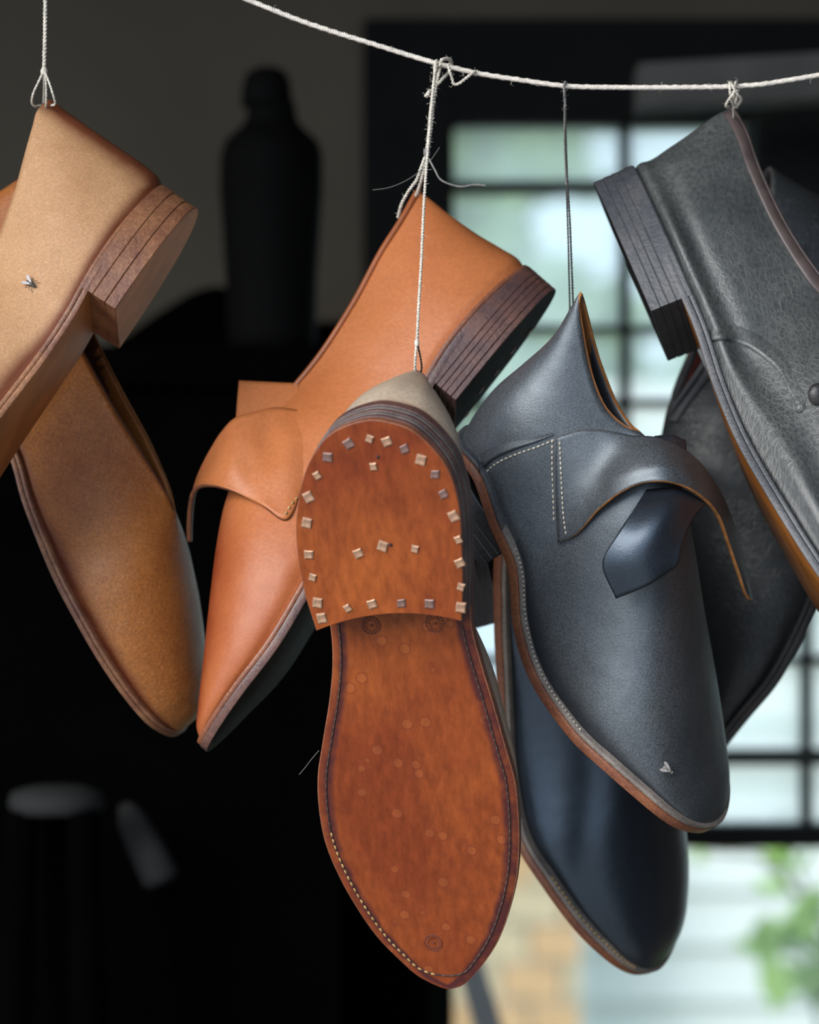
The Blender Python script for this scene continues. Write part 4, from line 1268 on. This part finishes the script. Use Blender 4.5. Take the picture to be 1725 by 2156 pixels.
stitches('stitching', Fs.near_line(0.70, 0.97, -4, 6), 0.0006, 0.0018, 0.0014, M['thread_gold'], Fs.root)

# G: vamp seam and welt crack lines, button
seamG = [(1478, 733), (1492, 722), (1528, 717), (1565, 728), (1610, 755), (1640, 783), (1662, 826), (1688, 870)]
edge_strip('quarter_edge', bvG, seamG, [(x + 16, y - 42) for x, y in seamG], 0.0014, M['wornblack'], Gs.root)
Gs.collar(5, M['edge_collar'], tend=0.49, name='collar_edge')
Gs.band('collar_binding', 0.012, 0.47, 0.905, 1.0, 6, M['edge_collar'])
p, n = cast(bvG, 1688, 862)
stitches('stitching', on_surface(bvG, [(1655, 800), (1664, 822), (1676, 846), (1686, 858)], 0.0004), 0.0006, 0.0014, 0.001, M['black_edge'], Gs.root)
def blob(name, c, r, mat, parent, sx=1, sy=1, sz=1, origin=None):
    bm = bmesh.new(); bmesh.ops.create_uvsphere(bm, u_segments=16, v_segments=10, radius=r)
    V = [(v.co.x*sx + c[0], v.co.y*sy + c[1], v.co.z*sz + c[2]) for v in bm.verts]; F = [tuple(v.index for v in f.verts) for f in bm.faces]
    bm.free()
    return mesh_obj(name, V, F, mat, parent, origin=origin)
blob('button', p + n * 0.0005, 0.0026, M['wornblack'], Gs.root, 1, .35, 1)
p2_, n2_ = cast(bvG, 1722, 838)
if p2_ is not None:
    blob('buckle', p2_ + n2_ * 0.003, 0.0048, M['edge_black'], Gs.root, 1.0, .7, 1.2)  # black dome put in for the dark shadow in the strap opening

# D: square nails in the heel, stitched channel, stamped rosettes
topD = [o for o in Ds.root.children if o.name.startswith('top_lift')][0]
bvD = bvh_of([topD]); bvDs = bvh_of([Ds.parts['outsole']])
nz = [(877,455),(987,430),(1078,443),(1170,482),(768,525),(1257,540),(1007,575),(714,622),(1330,615),(1373,718),(669,733),(1427,833),(661,868),(1451,957),(671,1033),(1459,1077),(929,1027),(1057,990),(1224,1005),(690,1153),(1464,1203),(717,1285),(739,1365),(873,1314),(1001,1291),(1154,1287),(1300,1290),(1465,1310)]
def nail_mesh(name, r, mat, h=0.0008):
    rr = random.Random(len(bpy.data.meshes))
    V = []
    for (k, z) in ((1.0, -0.0006), (1.0, h*.6), (.72, h)):
        for (sx, sy) in ((-1, -1), (1, -1), (1, 1), (-1, 1)):
            V.append((sx*r*k*(1 + rr.uniform(-.16, .16)), sy*r*k*(1 + rr.uniform(-.16, .16)), z + rr.uniform(-.0001, .0001)))
    F = [(0, 1, 5, 4), (1, 2, 6, 5), (2, 3, 7, 6), (3, 0, 4, 7), (4, 5, 9, 8), (5, 6, 10, 9), (6, 7, 11, 10), (7, 4, 8, 11), (8, 9, 10, 11), (3, 2, 1, 0)]
    me = bpy.data.meshes.new(name); me.from_pydata(V, [], F); me.materials.append(mat)
    return me
nails = [nail_mesh('nail', 0.0018 + 0.00018*i, M['nail'] if i % 2 == 0 else M['nail_dull']) for i in range(5)]
rn = random.Random(2)
def place_nail(bv, px, py, parent, me, rot):
    p, n = cast(bv, px, py)
    if p is None: return None
    o = new_obj('nail', me, parent)
    o.location = p - origin_of(parent)
    q = n.to_track_quat('Z', 'Y')
    o.rotation_mode = 'QUATERNION'
    from mathutils import Quaternion
    o.rotation_quaternion = q @ Quaternion((0, 0, 1), rot)
    return o
for (zx, zy) in nz:
    place_nail(bvD, 380 + zx / 2.478, 750 + zy / 2.478, topD, nails[rn.choice((0, 0, 2, 2, 4, 1, 3))], rn.uniform(-.5, .5))
def nail_hole(px, py):
    p, n = cast(bvD, px, py)
    if p is None: return
    o = blob('nail_hole', p, 0.0009, M['groove'], topD)
for q in ((796, 962), (823, 1147)): nail_hole(*q)
# stitch channel: runs inside the edge all round the forepart
def sole_line(inset, ta, tb_, n=160, sgn=1, dz=22):
    t = np.linspace(ta, tb_, n)
    tt = t
    h = Ds.h(tt) * (1 + 6 / Ds.hmax); c = Ds.c(tt)
    S_ = Ds.S(t)
    pts = []
    for i in range(n):
        w = max(h[i] - inset, 0)
        pts.append(Ds.map(S_[i, 0], S_[i, 1] - dz, c[i] + sgn * w))
    return pts
tip = 0.978
la = Ds.world(sole_line(21, 0.36, tip, sgn=-1)); lb = Ds.world(sole_line(21, 0.36, tip, sgn=1))
chan = la + lb[::-1]
chan = [Vector(q) for q in smooth_path([list(x) for x in chan[::6]] + [list(chan[-1])], 260)]
nD = Vector((Nd[0], Nd[2], -Nd[1]))
tube('stitch_channel', chan, 0.00055, M['groove'], Ds.parts['outsole'], 6)
k0, k1 = int(len(chan) * .27), int(len(chan) * .50)
stitches('stitching', [q + nD * 0.0004 for q in chan[k0:k1]], 0.00055, 0.0022, 0.0014, M['thread_gold'], Ds.parts['outsole'])
stitches('stitching', [q + nD * 0.0003 for q in chan[:k0]], 0.00042, 0.0022, 0.0020, M['thread_dark'], Ds.parts['outsole'])
stitches('stitching', [q + nD * 0.0003 for q in chan[k1:]], 0.00042, 0.0022, 0.0020, M['thread_dark'], Ds.parts['outsole'])
def rosette(px, py, R=0.0047):
    p, n = cast(bvDs, px, py)
    if p is None: return
    q = n.to_track_quat('Z', 'Y')
    geo = []
    ring = [p + q @ Vector((R*math.cos(a), R*math.sin(a), 0)) for a in np.linspace(0, 2*math.pi, 40, endpoint=False)]
    geo.append(tube_geo(ring, 0.00028, 6, closed=True))
    for a in np.linspace(0, 2*math.pi, 16, endpoint=False):
        d_ = Vector((math.cos(a), math.sin(a), 0))
        geo.append(tube_geo([p + q @ (d_*R*.55), p + q @ (d_*R*.92)], 0.00030, 5))
    geo.append(tube_geo([p + q @ Vector((-R*.18, 0, 0)), p + q @ Vector((R*.18, 0, 0))], [0.0003, 0.0006], 6))
    v, f = join_geo(geo)
    mesh_obj('stamped_rosette', v, f, M['stamp'], Ds.parts['outsole'])
M['stamp'] = plain('burnt_stamp', (0.12, 0.024, 0.012), 0.6, 0.3, 300)
for q in ((782, 1317), (916, 1313), (913, 1985)): rosette(*q)
# C: nails under the heel
topC = [o for o in Cs.root.children if o.name.startswith('top_lift')][0]
bvCh = bvh_of([topC])
for (zx, zy) in [(1575,648),(1508,715),(1437,795),(1365,890),(1298,968),(1237,1072),(1620,630),(1172,1165)]:
    place_nail(bvCh, 380 + zx/2.053, 350 + zy/2.053, topC, nails[1], rn.uniform(-.5, .5))

# flies
def fly(bv, px, py, ang, size, body, label):
    p, n = cast(bv, px, py)
    q = n.to_track_quat('Z', 'Y')
    # long axis along the photograph direction `ang`
    ax = Vector((math.cos(ang), 0, math.sin(ang))); ax = (ax - n * ax.dot(n)).normalized(); sd = n.cross(ax)
    root = thing('house_fly', label, 'fly', p, 'flies resting on the shoes')
    def at(a, b, c): return p + ax*a*size + sd*b*size + n*c*size
    def ell(name, a, ra, rb_, c, mat):
        bm = bmesh.new(); bmesh.ops.create_uvsphere(bm, u_segments=12, v_segments=8, radius=1)
        V = [at(a + v.co.x*ra, v.co.y*rb_, c + v.co.z*rb_*.9) for v in bm.verts]; F = [tuple(v.index for v in f.verts) for f in bm.faces]; bm.free()
        mesh_obj(name, V, F, mat, root)
    ell('abdomen', -.32, .36, .20, .24, body); ell('thorax', .12, .26, .20, .28, body); ell('head', .46, .14, .17, .25, body)
    for sg in (-1, 1):
        V = [at(.12, .08*sg, .46), at(-.25, .32*sg, .48), at(-.75, .52*sg, .46), at(-.98, .42*sg, .44), at(-.80, .20*sg, .45), at(-.30, .06*sg, .47)]
        V2 = [v - n*size*.015 for v in V]
        F = [(0, 1, 2, 3, 4, 5), (11, 10, 9, 8, 7, 6)] + [(i, (i+1) % 6, 6 + (i+1) % 6, 6 + i) for i in range(6)]
        mesh_obj('wing', V + V2, F, M['fly_wing'], root, smooth=False)
        for a0, a1 in ((.30, .62), (.12, .10), (-.05, -.45)):
            tube('leg', [at(a0*.6, .14*sg, .2), at((a0 + a1)/2, .42*sg, .28), at(a1, .62*sg, 0.0)], 0.022*size, M['fly_body'], root, 5)
fly(bvA, 68, 600, math.radians(-38), 0.0052, M['fly_body'], 'small dark fly resting on the pale ochre shoe')
fly(bvE, 1405, 1620, math.radians(-32), 0.0054, M['fly_pale'], 'small pale-winged fly resting on the toe of the dusty black shoe')
# ------------------------------------------------------------------ cords
def cord(name, label, pts, rad, mat, pitch=0.006, strands=3, fuzz=0, seed=1, parent=None, jit=0.1, fmat=None, step=0.0009):
    v, f = rope_geo(pts, rad, strands, pitch, step, 5, jit)
    o = mesh_obj(name, v, f, mat, parent, origin=None if parent else pts[0])
    if parent is None: tag(o, label, 'cord')
    if fuzz:
        v, f = fuzz_geo(pts, int(fuzz * .7), rad, rad * 1.3, seed)
        fo = mesh_obj('loose_fibre', v, f, fmat or mat, o); fo['kind'] = 'stuff'
    return o
def px_path(pts, d=0.0): return [wpt(p[0], p[1], p[2] if len(p) > 2 else d) for p in pts]
LD0 = 0.012
line = px_path([(400, -46), (510, -5), (640, 46), (800, 97), (915, 132), (1000, 153), (1100, 169), (1190, 181), (1300, 184), (1430, 184), (1540, 182), (1600, 178), (1660, 169), (1725, 158), (1800, 144)], LD0)
line = [Vector((-1.24, LD0, 2.33)), Vector((-.7, LD0, 2.16))] + line + [Vector((.75, LD0, 2.035)), Vector((1.24, LD0, 2.16))]
cord('clothes_line', 'thick white cotton line sagging across the top from which the shoes hang', line, 0.00145, M['cord'], 0.0042, 3, 260, 3, step=0.0011)
# A and B
hA = thing('hanging_cord', 'pale twisted cord holding up the ochre tan shoe, split into loops at its collar', 'cord', Vector((wpt(95, 0, 0).x, 0, 2.62)), 'cords holding up the shoes')
cord('strand', '', [Vector((wpt(97, 0, .01).x, .012, 2.63)), wpt(96, -40, .012), wpt(95, 60, .012), wpt(93, 150, .012)], 0.00115, M['twine'], 0.004, 2, 60, 5, hA)
cord('strand', '', px_path([(93, 148, .012), (80, 175, .008), (69, 200, .006), (67, 214, .010), (76, 224, .018), (86, 222, .022)]), 0.0007, M['twine'], 0.003, 2, 0, 1, hA)
cord('strand', '', px_path([(93, 148, .012), (104, 175, .006), (112, 200, .005), (116, 216, .008), (108, 222, .016)]), 0.0007, M['twine'], 0.003, 2, 0, 1, hA)
cord('strand', '', px_path([(94, 148, .012), (97, 180, .010), (97, 212, .012), (97, 226, .02)]), 0.0007, M['twine'], 0.003, 2, 8, 1, hA)
cord('strand', '', px_path([(93, 150, .014), (92, 215, .05), (84, 300, .085), (58, 385, .092), (48, 392, .090)]), 0.0006, M['twine'], 0.003, 2, 0, 1, hA)
blob('knot', wpt(93, 151, .012), 0.0019, M['twine'], hA, 1, 1, 1.3)
# C
hC = thing('hanging_cord', 'bundle of pale hemp strings knotted round the line, holding the orange monk shoe', 'cord', wpt(920, 132, LD0), 'cords holding up the shoes')
for i, pts in enumerate([
    [(921, 128, .010), (918, 150, .008), (912, 190, .010), (906, 250, .012), (900, 318, .014)],
    [(930, 132, .016), (922, 165, .014), (914, 210, .014), (909, 260, .016), (901, 320, .016)],
    [(915, 130, .012), (916, 175, .016), (908, 225, .018), (903, 285, .016), (898, 322, .014)]]):
    cord('strand', '', px_path(pts), 0.0010, M['twine'], 0.0035, 2, 26, 11 + i, hC)
cord('strand', '', px_path([(900, 320, .014), (888, 350, .014), (878, 378, .016), (862, 400, .020), (848, 425, .026), (838, 458, .038)]), 0.0010, M['twine'], 0.0035, 2, 16, 21, hC)
cord('strand', '', px_path([(901, 320, .016), (894, 355, .020), (886, 385, .030), (880, 404, .044), (876, 412, .052)]), 0.0010, M['twine'], 0.0035, 2, 10, 22, hC)
cord('strand', '', px_path([(926, 140, .006), (929, 128, .005), (938, 124, .008), (948, 126, .014), (951, 136, .020), (945, 152, .016), (932, 166, .010), (921, 178, .010)]), 0.0010, M['twine'], 0.0035, 2, 10, 23, hC)
cord('strand', '', px_path([(944, 134, .004), (947, 150, .003), (953, 168, .005), (956, 178, .006), (966, 176, .006), (980, 166, .006), (996, 154, .008), (1003, 151, .012)]), 0.0009, M['twine'], 0.0035, 2, 10, 24, hC)
cord('strand', '', px_path([(908, 190, .008), (902, 196, .006), (897, 204, .006)]), 0.0012, M['twine'], 0.0035, 2, 14, 25, hC)
blob('knot', wpt(899, 322, .014), 0.0018, M['twine_grey'], hC, 1, 1, 1.6)
tube('loose_end', [Vector(q) for q in smooth_path(px_path([(904, 335, .010), (916, 358, .006), (928, 378, .004), (948, 388, .004), (970, 393, .004), (1000, 389, .004), (1023, 391, .004)]), 40)], 0.00055, M['twine_grey'], hC, 6)
tube('loose_end', [Vector(q) for q in smooth_path(px_path([(785, 400, .012), (815, 396, .012), (850, 383, .012), (880, 364, .012), (905, 340, .012), (918, 322, .012), (926, 310, .012)]), 40)], 0.00022, M['fibre'], hC, 5)
# D
hD = thing('hanging_cord', 'single pale string dropping past the orange shoe to the sole-out shoe', 'cord', wpt(918, 132, LD0), 'cords holding up the shoes')
colD = Ds.world([Ds.map(20, 300, Ds.c(np.array([0.0]))[0])])[0]
dd = colD.y
cord('strand', '', px_path([(919, 126, .006), (914, 170, .002), (906, 260, -.006), (900, 330, -.012), (893, 430, -.020), (887, 560, -.028), (881, 660, dd - .008), (878, 722, dd - .006)]), 0.0009, M['twine'], 0.0032, 2, 60, 31, hD)
cord('strand', '', px_path([(878, 720, dd - .006), (875, 750, dd - .007), (874, 778, dd - .004), (876, 790, dd + .002)]), 0.0008, M['twine'], 0.0032, 2, 8, 32, hD)
cord('strand', '', px_path([(878, 720, dd - .006), (884, 745, dd - .004), (888, 772, dd + .0), (886, 788, dd + .004)]), 0.0006, M['thread_dark'], 0.0032, 2, 0, 33, hD)
blob('knot', wpt(878, 722, dd - .006), 0.0013, M['twine'], hD, 1, 1, 1.6)
# E and F
hE = thing('hanging_cord', 'black double twine, fuzzy grey above, holding up the dusty black monk shoe', 'cord', wpt(1190, 182, LD0), 'cords holding up the shoes')
cord('strand', '', px_path([(1191, 172, .012), (1188, 186, .006), (1190, 215, .010), (1190, 260, .012), (1192, 320, .012), (1194, 390, .012)]), 0.00085, M['twine_grey'], 0.003, 2, 50, 41, hE)
cord('strand', '', px_path([(1190, 176, .018), (1191, 210, .012), (1191, 300, .010), (1195, 380, .010), (1200, 460, .008), (1204, 560, .006), (1207, 640, .012)]), 0.00062, M['twine_black'], 0.003, 2, 10, 42, hE)
cord('strand', '', px_path([(1189, 176, .014), (1190, 300, .014), (1193, 390, .016), (1196, 480, .018), (1198, 560, .022), (1200, 645, .034), (1198, 720, .07), (1186, 766, .125)]), 0.00055, M['twine_black'], 0.003, 2, 10, 43, hE)
# G and H
hG = thing('hanging_cord', 'short frayed knot tying the worn black shoe straight to the line', 'cord', wpt(1545, 182, LD0), 'cords holding up the shoes')
for i, pts in enumerate([
    [(1542, 174, .016), (1537, 180, .006), (1538, 196, .006), (1541, 210, .010), (1546, 222, .020)],
    [(1552, 173, .018), (1548, 180, .006), (1546, 194, .004), (1536, 208, .006), (1530, 220, .012), (1534, 226, .022)],
    [(1536, 176, .018), (1545, 184, .004), (1552, 198, .005), (1560, 206, .008), (1556, 219, .016), (1550, 226, .022)],
    [(1549, 178, .016), (1553, 196, .012), (1550, 214, .016), (1548, 226, .022)],
    [(1546, 200, .012), (1545, 235, .05), (1553, 310, .12), (1580, 377, .17), (1606, 390, .185)]]):
    cord('strand', '', px_path(pts), 0.0009 if i < 4 else 0.0006, M['twine'], 0.003, 2, 14 if i < 4 else 0, 51 + i, hG)
# bristle caught at the edge of the long sole
tube('loose_bristle', [Vector(q) for q in smooth_path(px_path([(630, 1631, -.03), (642, 1617, -.032), (655, 1600, -.034), (672, 1580, -.036)]), 12)], 0.0002, M['fibre'], Ds.root, 5)
